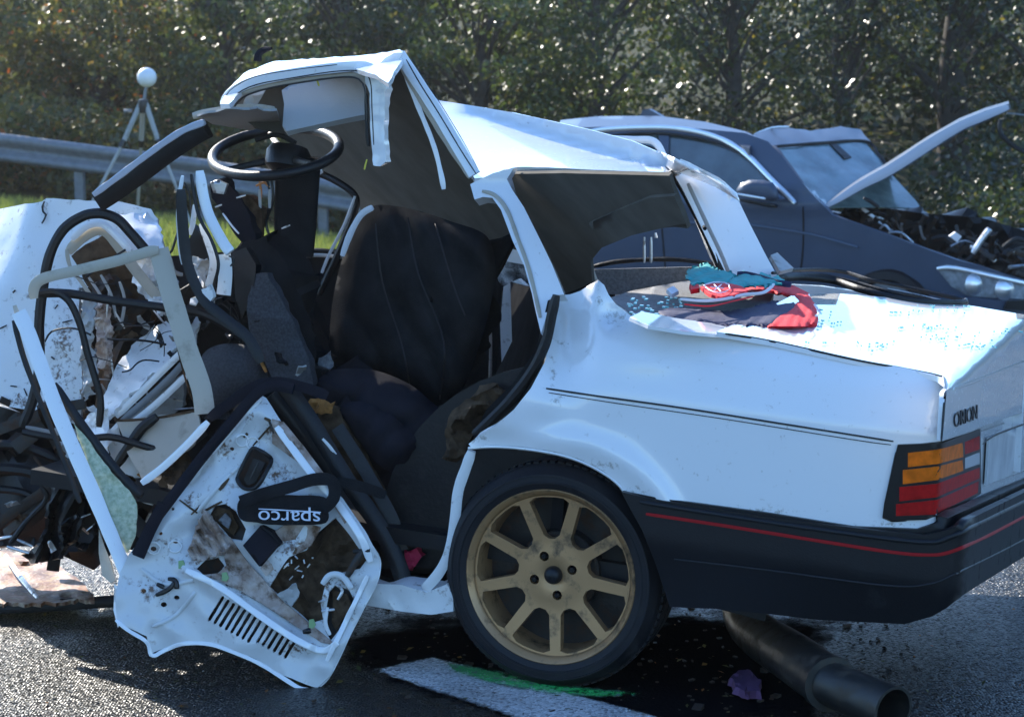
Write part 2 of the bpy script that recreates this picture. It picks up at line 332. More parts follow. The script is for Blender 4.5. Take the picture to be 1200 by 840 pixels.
def tube_bm(bm, pts, rad, n=8, flat=1., sq=False, view=None, smooth=5, cap=True, closed=False):
    k = len(pts); rad = list(rad) if hasattr(rad, '__len__') else [rad]*k
    if smooth > 1:
        Q = cr(pts, smooth, closed); rr = [Vector((r, 0, 0)) for r in rad]; rr = [abs(q.x) for q in cr(rr, smooth, closed)]
    else: Q = [Vector(p) for p in pts]; rr = rad
    rings = []
    prev = None
    for i, p in enumerate(Q):
        if closed: t = Q[(i+1) % len(Q)]-Q[i-1]
        else: t = Q[min(i+1, len(Q)-1)]-Q[max(i-1, 0)]
        t = t.normalized(); vw = (p-CAMP).normalized() if view is None else view
        s = t.cross(vw)
        if s.length < .15 and prev is not None: s = prev-t*prev.dot(t)
        s.normalize(); 
        if prev is not None and s.dot(prev) < 0: s = -s
        prev = s; u = t.cross(s).normalized()
        ring = []
        for j in range(n):
            a = 2*math.pi*(j+.5)/n; c, d = math.cos(a), math.sin(a)
            if sq:
                e = .35; c = math.copysign(abs(c)**e, c); d = math.copysign(abs(d)**e, d)
            ring.append(bm.verts.new(p+s*(c*rr[i])+u*(d*rr[i]*flat)))
        rings.append(ring)
    for i in range(len(rings)-(0 if closed else 1)):
        a, b = rings[i], rings[(i+1) % len(rings)]
        for j in range(n): bm.faces.new((a[j], a[(j+1) % n], b[(j+1) % n], b[j]))
    if cap and not closed:
        bm.faces.new(rings[0][::-1]); bm.faces.new(rings[-1])
def tube(name, pts, rad, m, parent=None, subp=None, **k):
    bm = bmesh.new(); tube_bm(bm, pts, rad, **k); o = link(name, mesh_bm(bm), m, parent)
    if subp is not None: sub(o, subp)
    return o
def band(name, px, wpx, m, parent=None, subp=None, fn=None, **k):
    """strip along photo points (px, py, Y[, width px]); the points lie at true depths"""
    P = []; rad = []
    if fn:
        wq = [q[-1] if len(q) == 3 else wpx for q in px]; Q = cr([Vector((q[0], q[1], w_)) for q, w_ in zip(px, wq)], 6)
        keep = [Q[0]]
        for q in Q[1:-1]:
            if (q.to_2d()-keep[-1].to_2d()).length > max(5, wpx*.6): keep.append(q)
        sd_ = px[0][0]*.37; px = [(q.x, q.y, q.z*(1+(.16 if wpx < 9 else .06)*noise.noise(Vector((q.x*.06+sd_, q.y*.06, 3))))) for q in keep+[Q[-1]]]; k.setdefault('smooth', 2 if wpx > 3 else 1)
    for q in px:
        p = fn(q[0], q[1]) if fn else at(*q[:3]); P.append(p)
        wp = q[-1] if len(q) == (3 if fn else 4) else wpx
        rad.append(wp*.5*(p-CAMP).dot(FW)/F)
    if wpx < 14 and len(rad) > 2: rad[0] *= .72; rad[-1] *= .72
    return tube(name, P, rad, m, parent, subp, **k)
def lathe_bm(bm, prof, M4, n=48):
    rings = []
    for (r, h) in prof:
        rings.append([bm.verts.new(M4 @ Vector((r*math.cos(2*math.pi*i/n), r*math.sin(2*math.pi*i/n), h))) for i in range(n)])
    for a, b in zip(rings, rings[1:]):
        for i in range(n): bm.faces.new((a[i], a[(i+1) % n], b[(i+1) % n], b[i]))
    return rings
def lathe(name, prof, M4, m, parent=None, subp=None, n=48, cap=False):
    bm = bmesh.new(); r = lathe_bm(bm, prof, M4, n)
    if cap: bm.faces.new(r[0]); bm.faces.new(r[-1])
    o = link(name, mesh_bm(bm), m, parent)
    if subp is not None: sub(o, subp)
    return o
def box_bm(bm, c, ax, ay, az):
    vs = [bm.verts.new(c+ax*i+ay*j+az*k) for i in (-1, 1) for j in (-1, 1) for k in (-1, 1)]
    for f in ((0, 1, 3, 2), (4, 6, 7, 5), (0, 4, 5, 1), (2, 3, 7, 6), (0, 2, 6, 4), (1, 5, 7, 3)): bm.faces.new([vs[i] for i in f])
def bevbox(name, c, ax, ay, az, m, parent=None, subp=None, bev=.004):
    bm = bmesh.new(); box_bm(bm, c, ax, ay, az)
    bmesh.ops.bevel(bm, geom=bm.edges[:], offset=bev, segments=2, affect='EDGES', profile=.5)
    o = link(name, mesh_bm(bm), m, parent)
    if subp is not None: sub(o, subp)
    return o
def frame(o, x, y, z):
    return Matrix(((x.x, y.x, z.x, o.x), (x.y, y.y, z.y, o.y), (x.z, y.z, z.z, o.z), (0, 0, 0, 1)))
def text_mesh(s, M4, size, depth, flipx=False):
    c = bpy.data.curves.new('t', 'FONT'); c.body = s; c.size = size; c.extrude = depth; c.align_x = 'CENTER'; c.align_y = 'CENTER'
    o = bpy.data.objects.new('t', c); COL.objects.link(o)
    dg = bpy.context.evaluated_depsgraph_get(); me = bpy.data.meshes.new_from_object(o.evaluated_get(dg))
    bpy.data.objects.remove(o); bpy.data.curves.remove(c)
    me.transform(M4); return me

# ================================================================== SETTING: ground, verge, markings
def terr(x, y):
    z = -.013*max(0, y-7)
    k = min(max((y-16)/6, 0), 1); k = k*k*(3-2*k)
    z += k*min(max(-x-1.6, 0)*.125, 1.4)
    if y > 30: z += (y-30)*.16
    return z
def terrain(name, x0, x1, y0, y1, nx, ny, m, kind, dz=0):
    bm = bmesh.new(); g = [[bm.verts.new((x0+(x1-x0)*i/nx, y0+(y1-y0)*j/ny, terr(x0+(x1-x0)*i/nx, y0+(y1-y0)*j/ny)+dz)) for i in range(nx+1)] for j in range(ny+1)]
    for j in range(ny):
        for i in range(nx): bm.faces.new((g[j][i], g[j][i+1], g[j+1][i+1], g[j+1][i]))
    return link(name, mesh_bm(bm), m, kind=kind)
bm = bmesh.new()
def gg(x0, x1, y0, y1, nx, ny, skip=None):
    g = [[bm.verts.new((x0+(x1-x0)*i/nx, y0+(y1-y0)*j/ny, terr(x0+(x1-x0)*i/nx, y0+(y1-y0)*j/ny)-.004)) for i in range(nx+1)] for j in range(ny+1)]
    for j in range(ny):
        for i in range(nx): bm.faces.new((g[j][i], g[j][i+1], g[j+1][i+1], g[j+1][i]))
gg(-90, 90, -40, 90, 120, 130)
link('ground', mesh_bm(bm), M['soil'], kind='structure')
def roadstrip(name, x0, x1, y0, y1, m, dz, nx=40, ny=60):
    return terrain(name, x0, x1, y0, y1, nx, ny, m, 'structure', dz)
roadstrip('road', -60, 60, -60, 17.5, M['asphalt'], .0, 80, 160)
def flat(name, px, m, z, step=14, soft=5):
    out = [tuple(p) for p in px]; fn = lambda a, b: ground(a, b, z)
    o = link(name, sheet_mesh(out, fn, step=step, thick=.0015), m, kind='structure')
    A = [Vector(p) for p in out]; at_ = o.data.attributes.new('edge', 'FLOAT', 'POINT'); v = []
    for q in o.data.vertices:
        d = q.co-CAMP; k = d.dot(FW); P = Vector((600+F*d.dot(RV)/k, 420-F*d.dot(UV)/k)); best = 1e9
        for i in range(len(A)):
            a, b = A[i], A[(i+1) % len(A)]; ab = b-a; t = min(1, max(0, (P-a).dot(ab)/ab.length_squared)); best = min(best, (P-a-ab*t).length)
        v.append(min(1, best/soft))
    at_.data.foreach_set('value', v); return o
flat('under_car_shade', [(372, 770), (430, 718), (560, 700), (800, 702), (1000, 716), (1012, 736), (962, 762), (985, 800), (955, 860), (780, 870), (600, 860), (430, 800)], M['undershade'], .003, 12, 45)  # dark patch painting in the shade under the wreck
flat('road_marking', [(434, 784), (470, 776), (506, 768), (640, 803), (770, 838), (900, 873), (740, 885), (600, 839), (515, 811)], M['line'], .006, 5, 5)
flat('spray_paint_mark', [(508, 768), (540, 773), (580, 780), (640, 794), (700, 802), (752, 806), (764, 818), (700, 821), (655, 818), (610, 811), (570, 803), (530, 791)], M['greenpaint'], .011, step=3, soft=7)

# ================================================================== WRECKED WHITE CAR
car = thing('wrecked_car', 'crushed white saloon car with open torn side and gold rear wheel', 'car', Vector((ORG.x, ORG.y, 0)))
def glat(x, z):
    l = .815
    if z > .76: l -= .30*(z-.76)+.9*max(0, z-.84)**1.3
    if x > .62: l -= .42*(x-.62)**2
    if z < .6: l += .0
    return l
def side(px, py):
    l = .81
    for _ in range(5):
        P = cL(px, py, l); x, y, z = tocar(P); l = glat(x, z)
    return P
def rear(xr, slope=0.0):
    def g(px, py):
        P = cX(px, py, xr)
        for _ in range(2):
            z = tocar(P)[2]; P = cX(px, py, xr-slope*(z-.7))
        return P
    return g
# --- quarter panel with the torn front peak
def dent(fn):
    def g(px, py):
        P = fn(px, py)
        def b(cx, cy, rx, ry): return math.exp(-((px-cx)/rx)**2-((py-cy)/ry)**2)
        d = .06*b(660, 400, 30, 50) - .035*b(700, 345, 9, 45)+.045*b(722, 370, 22, 16) - .02*b(640, 470, 25, 25) + .03*b(590, 520, 40, 12) - .012*b(760, 420, 40, 16)
        d += .008*noise.noise(P*9)*max(0, 1-(px-640)/160)
        ar = math.hypot(px-645, (py-675))                    # flared lip round the wheel arch
        d -= .016*math.exp(-((ar-160)/13)**2)*(1 if py < 600 else 0)
        return P+(P-CAMP).normalized()*d
    return g
rearpan = rear(.90, .05)
qfn = dent(convex(side, rearpan, .05))
q_out = [(657, 346), (668, 345), (680, 341), (692, 333), (701, 328), (708, 334), (713, 345), (722, 357), (738, 369), (760, 379), (800, 386), (850, 390), (905, 399), (1000, 420), (1060, 431), (1100, 440), (1107, 447), (1104, 517), (1060, 521), (1049, 530), (1036, 590), (1034, 607), (1046, 612), (1075, 614), (1090, 630), (1000, 622), (900, 605), (790, 590), (735, 582), (726, 566), (706, 551), (680, 538), (650, 529), (610, 523), (575, 521), (553, 525), (549, 520), (562, 510), (580, 499), (602, 480), (622, 455), (638, 425), (648, 390)]
qp = sheet('quarter_panel', q_out, qfn, M['white'], car, step=9, thick=.012)
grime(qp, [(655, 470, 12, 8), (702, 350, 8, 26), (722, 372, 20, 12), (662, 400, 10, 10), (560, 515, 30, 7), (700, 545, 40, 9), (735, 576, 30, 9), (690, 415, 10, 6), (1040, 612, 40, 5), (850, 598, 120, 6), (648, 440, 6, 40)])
band('pinstripe', [(640, 455), (700, 464), (800, 478), (920, 497), (1047, 517)], 2.6, M['letter'], car, qp, fn=nearer(qfn, .0015), flat=.4, n=6)
band('crease_line', [(643, 460), (720, 472), (850, 491), (1000, 515), (1044, 521)], 1.2, M['bumper'], car, qp, fn=nearer(qfn, .0012), flat=.4, n=6)
band('arch_lip', [(549, 523), (575, 521), (610, 523), (650, 529), (680, 538), (706, 551), (726, 566), (737, 582)], 5, M['white'], car, qp, fn=lambda a, b: qfn(a, b+2)+(qfn(a, b+2)-CAMP).normalized()*.008, flat=1.5)
bands = [(1107, 446), (1105, 480), (1102, 517)]
# rear apron between lamp and bumper + rear panel
apron = sheet('rear_panel', [(1107, 447), (1104, 517), (1148, 503), (1149, 580), (1060, 611), (1040, 612), (1090, 634), (1300, 545), (1300, 395)], convex(side, rear(.905, .05), .05), M['white'], car, step=14, thick=.01)
# --- boot lid
A0, B0 = side(905, 399), side(1102, 441)
bn_ = (B0-A0).cross(EY).normalized(); topP = lambda px, py: hit(px, py, B0, bn_)
lid_rear = rear(.93, .06)
lidfn = convex(topP, lid_rear, .035)
sheet('quarter_shoulder', [(738, 369), (760, 378.5), (800, 385), (850, 389.5), (905, 398.5), (912, 390), (860, 379), (800, 371), (752, 362)], lambda a, b: topP(a, b)-EZ*.006, M['white'], car, step=9, thick=.008)
lid_top = sheet('boot_lid', [(840, 388.5), (905, 400), (1000, 421), (1060, 432), (1098, 441), (1108, 448), (1104, 516), (1150, 500), (1300, 448), (1300, 383), (1190, 367), (1132, 357), (1050, 349), (985, 344), (930, 345), (890, 366)], nearer(lidfn, .004), M['white'], car, step=10, thick=.012)
band('lid_seam', [(850, 391), (905, 400), (1000, 421), (1060, 432), (1098, 440), (1107.5, 447), (1106, 480), (1103, 517)], 3.2, M['letter'], car, lid_top, fn=nearer(lidfn, .0035), flat=.5, n=6)
band('plate_recess_edge', [(1152, 520), (1170, 508), (1230, 486), (1290, 464)], 2.2, M['bumper'], car, lid_top, fn=nearer(lid_rear, .007), n=6)
band('spoiler_crease', [(1118, 455), (1150, 443), (1200, 424), (1290, 392)], 5, M['white'], car, lid_top, fn=nearer(lid_rear, .004), flat=.7)
# badge
pb = lid_rear(1132, 488); bx_ = (lid_rear(1150, 481.5)-lid_rear(1116, 494)).normalized(); by_ = (lid_rear(1132, 470)-lid_rear(1132, 500)).normalized(); bz_ = bx_.cross(by_).normalized()
if bz_.dot(CAMP-pb) < 0: bz_ = -bz_
bwid = (lid_rear(1146, 483)-lid_rear(1119, 493)).length
me = text_mesh('ORION', Matrix.Identity(4), 1, .04)
xs = [v.co.x for v in me.vertices]; ys = [v.co.y for v in me.vertices]
sx = bwid/(max(xs)-min(xs)); sy = .040/(max(ys)-min(ys))
me.transform(frame(pb-(pb-CAMP).normalized()*.012, bx_, by_, bz_) @ Matrix.Diagonal((sx, sy, .05, 1)))
sub(link('badge', me, M['letter'], car), lid_top)
# plate
pfn = nearer(rear(.915, .05), .006)
pl = sheet('number_plate', [(1159, 513), (1300, 463), (1300, 512), (1156, 568)], pfn, M['plate'], car, step=16, thick=.006)
# tail lamp
lampf = convex(side, rear(.905, .05), .05)
lamp = sheet('tail_lamp', [(1052, 521), (1104, 519), (1149, 502), (1150, 578), (1120, 596), (1085, 609), (1045, 610), (1034, 606), (1036, 590)], nearer(lampf, .008), M['letter'], car, step=8, thick=.03)
def lens(nm, px, m): cy_ = sum(q[1] for q in px)/len(px); sheet(nm, [(q[0], cy_+(q[1]-cy_)*1.0+(.3 if q[1] > np.interp(q[0], *zip(*sorted([(r_[0], sum(z[1] for z in px if abs(z[0]-r_[0]) < 3)/max(1, sum(1 for z in px if abs(z[0]-r_[0]) < 3))) for r_ in px]))) else -.3)) for q in px], nearer(lampf, .0105), M[m], car, lamp, step=6, thick=.008, ang=25)
lens('amber_lens', [(1064, 531), (1100, 527), (1128, 519), (1129, 535), (1100, 543), (1064, 547)], 'orangelens')
lens('amber_lens', [(1058, 551), (1098, 547), (1128, 539), (1129, 551), (1098, 562), (1058, 567)], 'orangelens')
lens('red_lens', [(1131, 518), (1148, 511), (1148, 526), (1131, 532)], 'redlens')
lens('reverse_lens', [(1131, 537), (1148, 530), (1148, 543), (1131, 549)], 'clearlens')
lens('red_lens', [(1054, 571), (1098, 567), (1148, 548), (1148, 560), (1098, 582), (1054, 587)], 'redlens')
lens('red_lens', [(1050, 591), (1098, 586), (1147, 564), (1146, 577), (1095, 603), (1050, 604)], 'redlens')
# --- bumper
bside = lambda px, py: (lambda P: cL(px, py, .835-.35*max(0, tocar(P)[0]-.7)**2-.25*max(0, .42-tocar(P)[2])))(cL(px, py, .83))
bfn = convex(bside, rear(.985), .09)
bump_out = [(728, 576), (760, 584), (850, 598), (950, 612), (1050, 624), (1085, 627), (1110, 621), (1200, 577), (1310, 523), (1310, 590), (1200, 652), (1130, 696), (1108, 713), (1092, 722), (1060, 731), (960, 726), (900, 719), (840, 713), (785, 711), (768, 660), (752, 620), (738, 595)]
bp_ = sheet('bumper', bump_out, bfn, M['bumper'], car, step=10, thick=.02)
band('red_strip', [(757, 602), (850, 616), (950, 632), (1040, 646), (1085, 650), (1112, 647), (1150, 631), (1200, 605), (1300, 553)], 4.5, M['redline'], car, bp_, fn=nearer(bfn, .003), flat=.5, n=6)
band('bumper_ridge', [(750, 588), (850, 604), (950, 619), (1040, 631), (1085, 635), (1112, 630), (1200, 588), (1300, 538)], 6, M['bumper'], car, bp_, fn=nearer(bfn, .006), flat=.8)
band('bumper_ridge', [(790, 655), (900, 668), (1040, 686), (1090, 684), (1120, 672), (1200, 632), (1300, 573)], 3, M['bumper'], car, bp_, fn=nearer(bfn, .003), flat=.7)
# bumper top shelf (fills the step to the body)
sheet('bumper_top', [(735, 577), (790, 586), (900, 601), (1000, 617), (1075, 620), (1100, 612), (1300, 520), (1300, 530), (1200, 580), (1110, 624), (1085, 630), (950, 616), (850, 601), (760, 587)], nearer(convex(side, rear(.95), .06), .012), M['bumper'], car, step=12, thick=.03)
# underside and far flank of the body so that light and other views meet a closed car
bm = bmesh.new()
box_bm(bm, carp(-.40, 0, .30), EX*1.1, EY*.70, EZ*.02)
box_bm(bm, carp(.42, -.75, .55), EX*.45, EY*.03, EZ*.28)
box_bm(bm, carp(.78, -.05, .45), EX*.06, EY*.68, EZ*.14)
link('underbody', mesh_bm(bm), M['bumper'], car)
bm = bmesh.new(); box_bm(bm, carp(-.02, 0, .62), EX*.015, EY*.70, EZ*.26); box_bm(bm, carp(0, .0, .35), EX*.32, EY*.5, EZ*.06)
link('rear_bulkhead', mesh_bm(bm), M['fabric'], car)
bm = bmesh.new(); tube_bm(bm, [carp(.36*math.cos(a), .62, .30+.33*math.sin(a)) for a in np.linspace(-.2, 3.4, 14)], .18, n=6, flat=.05, view=EY, smooth=2)
link('wheel_well', mesh_bm(bm), M['rubber'], car)
bm = bmesh.new()
far = [(-1.3, .42), (-1.3, .80), (-.3, .86), (.3, .9), (.92, .88), (.95, .42)]
lo = [bm.verts.new(carp(x, -.80, z)) for x, z in far]; hi = [bm.verts.new(carp(x, -.775, z)) for x, z in far]
bm.faces.new(lo); bm.faces.new(hi[::-1])
for i in range(6): bm.faces.new((lo[i], lo[(i+1) % 6], hi[(i+1) % 6], hi[i]))
link('far_flank', mesh_bm(bm), M['white'], car)
# --- wheel (set upright with a slight yaw of its own)
wz = (EY*1.0).normalized(); wz = Vector((-math.sin(R(19.5)), -math.cos(R(19.5)), .0)).normalized()
wx = Vector((math.cos(R(19.5)), -math.sin(R(19.5)), 0)); wy = Vector((0, 0, 1))
WM = frame(WC, wx, wy, wz)
RR = .2165
wheel = link('wheel', mesh_bm((lambda b: (lathe_bm(b, [(.10, -.10), (RR*.93, -.10), (RR*.93, .0)], WM, 40), b)[1])(bmesh.new())), M['darkmetal'], car)
TR = .279
prof = [(RR*.95, .004), (RR*1.0, .012), (RR*1.03, .016), (RR*1.075, .019), (RR*1.08, .022), (RR*1.10, .022), (RR*1.105, .0205), (RR*1.16, .0195), (RR*1.165, .0215), (RR*1.18, .021), (RR*1.185, .018), (TR*.965, .006), (TR*.985, -.004), (TR*.995, -.015), (TR, -.03), (TR, -.055), (TR*.99, -.058), (TR*.99, -.066), (TR, -.069), (TR, -.10), (TR*.99, -.103), (TR*.99, -.111), (TR, -.114), (TR*.995, -.165), (TR*.94, -.19), (RR, -.19)]
ty = lathe('tyre', prof, WM, M['tyre'], car, wheel, n=96)
bm = bmesh.new()
for i in range(84):
    a = 2*math.pi*i/84; c = Vector((math.cos(a), math.sin(a), 0)); t = Vector((-math.sin(a), math.cos(a), 0)); T3 = WM.to_3x3()
    box_bm(bm, WM @ (c*(TR+.0005)+Vector((0, 0, -.028))), (T3 @ t)*.0065, (T3 @ c)*.003, wz*.013)
sub(link('tread', mesh_bm(bm), M['tyre'], car), wheel)
rimprof = [(RR*.985, -.012), (RR*1.005, .004), (RR*1.01, .012), (RR*.995, .016), (RR*.975, .012), (RR*.95, .004), (RR*.925, -.002), (RR*.90, -.03), (RR*.88, -.10)]
rim = lathe('rim', rimprof, WM, M['gold'], car, wheel, n=96)
# spoke disc with nine windows
def polar(r, deg): return (RR*r*math.cos(R(deg)), RR*r*math.sin(R(deg)))
wins = []
for k in range(9):
    cdeg = 112-20+40*k                                     # window centres lie between the spokes
    def edge_off(r, half): return math.degrees(math.asin(min(1, half/(RR*r))))
    hw = .0130
    p = []
    for r in (.87, .70, .54, .47): p.append(polar(r, cdeg+20-edge_off(r, hw*(1+.25*(1-r)))))
    p.append(polar(.42, cdeg+5)); p.append(polar(.42, cdeg-5))
    for r in (.47, .54, .70, .87): p.append(polar(r, cdeg-20+edge_off(r, hw*(1+.25*(1-r)))))
    for d in (-11, -5, 5, 11): p.append(polar(.905, cdeg+d))
    wins.append(p)
lug = [[(polar(.235, a)[0]+.0125*math.cos(t), polar(.235, a)[1]+.0125*math.sin(t)) for t in np.linspace(0, 2*math.pi, 11)[:-1]] for a in (117, 18, -79, -164)]
v, faces = tri2d([polar(.945, a) for a in range(0, 360, 4)], wins+lug, .011)
bm = bmesh.new()
def dish(x, y):
    r = math.hypot(x, y)/RR; return -.004-.020*max(0, 1-abs(r-.42)/.5)**1.2*0-.022*(1-r)+.006*math.exp(-((r-.2)/.14)**2)
tp = [bm.verts.new(WM @ Vector((q.x, q.y, dish(q.x, q.y)))) for q in v]; bt = [bm.verts.new(WM @ Vector((q.x*.985, q.y*.985, dish(q.x, q.y)-.028))) for q in v]
cnt = set()
for f in faces:
    a, b, c = f
    if (v[b]-v[a]).cross(v[c]-v[a]) < 0: f = f[::-1]
    bm.faces.new([tp[i] for i in f]); bm.faces.new([bt[i] for i in f[::-1]])
    for k in range(3): cnt.add((f[k], f[(k+1) % 3]))
for (a, b) in cnt:
    if (b, a) not in cnt: bm.faces.new([tp[b], tp[a], bt[a], bt[b]])
bmesh.ops.bevel(bm, geom=[e for e in bm.edges if len(e.link_faces) == 2 and e.calc_face_angle(0) > 1.0], offset=.0018, segments=1, affect='EDGES')
sub(link('spokes', mesh_bm(bm, ang=55), M['gold'], car), wheel)
for a in (117, 18, -79, -164):
    x, y = polar(.235, a); lathe('wheel_nut', [(.001, -.012), (.006, -.012), (.008, -.015), (.0085, -.03)], WM @ Matrix.Translation((x, y, 0)), M['letter'], car, wheel, n=6)
lathe('hub_cap', [(.001, .004), (.012, .003), (.018, -.001), (.0205, -.006), (.0225, -.012), (.0225, -.03)], WM, M['bumper'], car, wheel, n=32)
lathe('brake_drum', [(.02, -.055), (.10, -.055), (.105, -.06), (.105, -.10)], WM, M['darkmetal'], car, wheel, n=40)

# --- roof, pillars
roof_t = convex(lambda a, b: hit(a, b, cL(563, 208, .58), (cL(563, 208, .58)-cL(520, 140, .58)).cross(EY+EZ*-.12).normalized()), dep(5.0), .02)
def roofz(px, py):
    # roof skin: near edge on lat .55, far edge on lat -.55, following the fold towards the raised peak
    t = min(max((px-500)/360, 0), 1); s = min(max((py-(118+.31*(px-515)))/((208-.03*(px-563))-(118+.31*(px-515))+1e-3), 0), 1)
    lat = -.52+1.06*s**1.2*(1-.75*t)
    return cL(px, py, lat)
roof = sheet('roof', [(505, 112), (515, 118), (560, 125), (600, 132), (650, 143), (690, 152), (740, 165), (775, 180), (806, 195), (842, 213), (863, 227), (866, 236), (838, 219), (797, 203), (760, 202), (700, 200), (650, 197), (612, 196), (590, 199), (570, 208), (556, 209), (540, 180), (520, 143)], roofz, M['white'], car, step=9, thick=.012)
band('roof_edge_trim', [(594, 199), (612, 196.5), (650, 197.5), (700, 200), (760, 202), (795, 202)], 6, M['beige'], car, roof, fn=lambda a, b: nearer(roofz, .006)(a, b+2), flat=.8)
band('drip_rail', [(770, 178), (806, 195), (842, 214), (864, 232)], 5, M['white'], car, roof, fn=nearer(roofz, .01), flat=.9)
# near roof rail bent down behind the B pillar
rail_fn = lambda a, b: cL(a, b, .57)
band('roof_rail', [(468, 64), (485, 90), (510, 128), (535, 170), (556, 205)], 15, M['white'], car, fn=rail_fn, flat=.5, sq=True, n=12)
band('rail_gutter', [(470, 76), (488, 108), (512, 148), (536, 185), (552, 208)], 8, M['beige'], car, fn=lambda a, b: cL(a, b, .55), flat=.6, sq=True)
band('torn_rail_flange', [(474, 85), (490, 125), (508, 170), (517, 205), (520, 222)], 6, M['white'], car, fn=lambda a, b: cL(a, b, .52), flat=.4, sq=True)
# roof front folded up over the driver's door
band('door_header', [(262, 122), (275, 106), (300, 95), (345, 86), (390, 80), (425, 78), (440, 84)], 13, M['white'], car, fn=lambda a, b: cL(a, b, .58), flat=.6, sq=True, n=12)
band('door_header_flange', [(264, 130), (280, 112), (305, 102), (350, 94), (395, 88), (420, 88), (430, 98)], 8, M['beige'], car, fn=lambda a, b: cL(a, b, .57), flat=.9)
sheet('roof_front', [(258, 122), (265, 108), (285, 86), (320, 72), (380, 68), (440, 64), (468, 58), (474, 66), (462, 84), (455, 98), (440, 88), (415, 80), (370, 82), (320, 92), (285, 104), (268, 122)], crumple(plane3((270, 110, 5.80), (460, 70, 5.68), (440, 60, 5.95)), .015, 9), M['white'], car, step=7, thick=.012)
sheet('b_pillar_stub', [(428, 82), (440, 76), (462, 62), (472, 62), (456, 88), (451, 110), (450, 150), (452, 190), (446, 195), (437, 194), (434, 150), (433, 110), (428, 96)], crumple(lambda a, b: cL(a, b, .585), .006, 20), M['white'], car, step=6, thick=.03)
band('pillar_seal', [(429, 110), (430, 150), (432, 172)], 5, M['rubber'], car, fn=lambda a, b: cL(a, b, .575))
tube('roof_hook', [at(302, 72, 5.9), at(303, 64, 5.9), at(309, 59, 5.9), at(318, 57, 5.88)], [.012, .01, .009, .004], M['navycloth'], car)
band('header_fold', [(226, 136), (248, 132), (275, 128), (300, 127), (322, 130)], 11, M['beige'], car, fn=dep(5.82), flat=.8)
sheet('header_underside', [(228, 138), (262, 128), (325, 130), (332, 150), (300, 153), (250, 146)], plane3((230, 138, 5.82), (330, 135, 5.85), (280, 150, 6.1)), M['visor'], car, step=8, thick=.006)
sheet('torn_trim', [(282, 128), (290, 111), (311, 104), (306, 117), (296, 127)], crumple(dep(5.84), .02, 20), M['visor'], car, step=6, thick=.004)
sheet('header_lining', [(268, 128), (280, 112), (310, 100), (360, 92), (425, 92), (428, 140), (330, 156), (300, 150)], crumple(dep(5.98), .03, 8), M['headliner'], car, step=9, thick=.01)
vis = sheet('sun_visor', [(330, 106), (345, 96), (400, 88), (418, 90), (428, 100), (429, 134), (400, 140), (336, 154), (331, 148), (333, 122)], crumple(plane3((335, 110, 5.86), (425, 100, 5.84), (380, 150, 5.76)), .012, 7), M['visor'], car, step=7, thick=.02)
for a in ([(371, 90), (372, 96), (374, 101)], [(386, 92), (390, 89)]): band('loose_thread', a, 2.4, M['yellow'], car, fn=dep(5.74))
band('loose_thread', [(430, 187), (428, 194), (427, 199)], 2.4, M['yellow'], car, fn=dep(5.6))
# headliner: from the near rail across to the far side
hl = plane3(cL(465, 80, .52), cL(600, 205, .48), cL(480, 236, -.55))
sheet('headliner', [(300, 132), (330, 128), (345, 100), (400, 90), (425, 92), (445, 98), (462, 76), (475, 82), (500, 128), (530, 178), (556, 216), (580, 236), (600, 204), (660, 203), (784, 206), (788, 220), (800, 250), (806, 268), (790, 266), (770, 268), (735, 276), (705, 290), (692, 306), (694, 332), (660, 345), (640, 320), (615, 296), (575, 284), (540, 272), (500, 264), (450, 256), (425, 250), (404, 215), (385, 205), (356, 196), (330, 150)], crumple(hl, .012, 3), M['headliner'], car, step=12, thick=.01)
sheet('headliner_sag', [(690, 262), (720, 248), (760, 232), (790, 230), (804, 262), (782, 266), (740, 276), (706, 290)], nearer(hl, .03), M['headliner'], car, step=10, thick=.01)
for c, wd, l in (([(266, 126), (278, 110), (302, 99), (346, 91), (392, 84), (424, 84), (434, 96), (436, 130), (438, 170)], 1.6, .60), ([(270, 132), (284, 115), (310, 105), (352, 97), (396, 91), (418, 92), (427, 104), (430, 140)], 2.4, .585), ([(476, 70), (492, 98), (516, 136), (540, 176), (558, 204)], 1.8, .585), ([(482, 68), (498, 94), (520, 128), (544, 168), (560, 198)], 1.0, .586), ([(262, 118), (272, 104), (300, 90), (345, 82), (395, 76)], 1.2, .592)):
    band('panel_seam', c, wd, M['letter'], car, fn=lambda a, b, l=l: cL(a, b, l+.012), flat=.4, n=6)
# near C pillar
pil = lambda a, b: cL(a, b, .57+.20*min(max((b-215)/175, 0), 1)**1.1)
sheet('c_pillar', [(551, 216), (563, 210), (578, 203), (602, 197), (594, 210), (600, 222), (614, 243), (624, 263), (634, 283), (647, 310), (661, 345), (648, 346), (643, 352), (640, 372), (634, 391), (628, 366), (623, 343), (614, 311), (601, 283), (587, 246), (577, 232), (566, 231), (556, 234)], pil, M['white'], car, step=5, thick=.04)
band('pillar_groove', [(565, 224), (580, 229), (594, 246), (607, 280), (618, 310), (626, 340), (633, 372)], 5, M['beige'], car, fn=lambda a, b: nearer(pil, .003)(a, b), flat=.4)
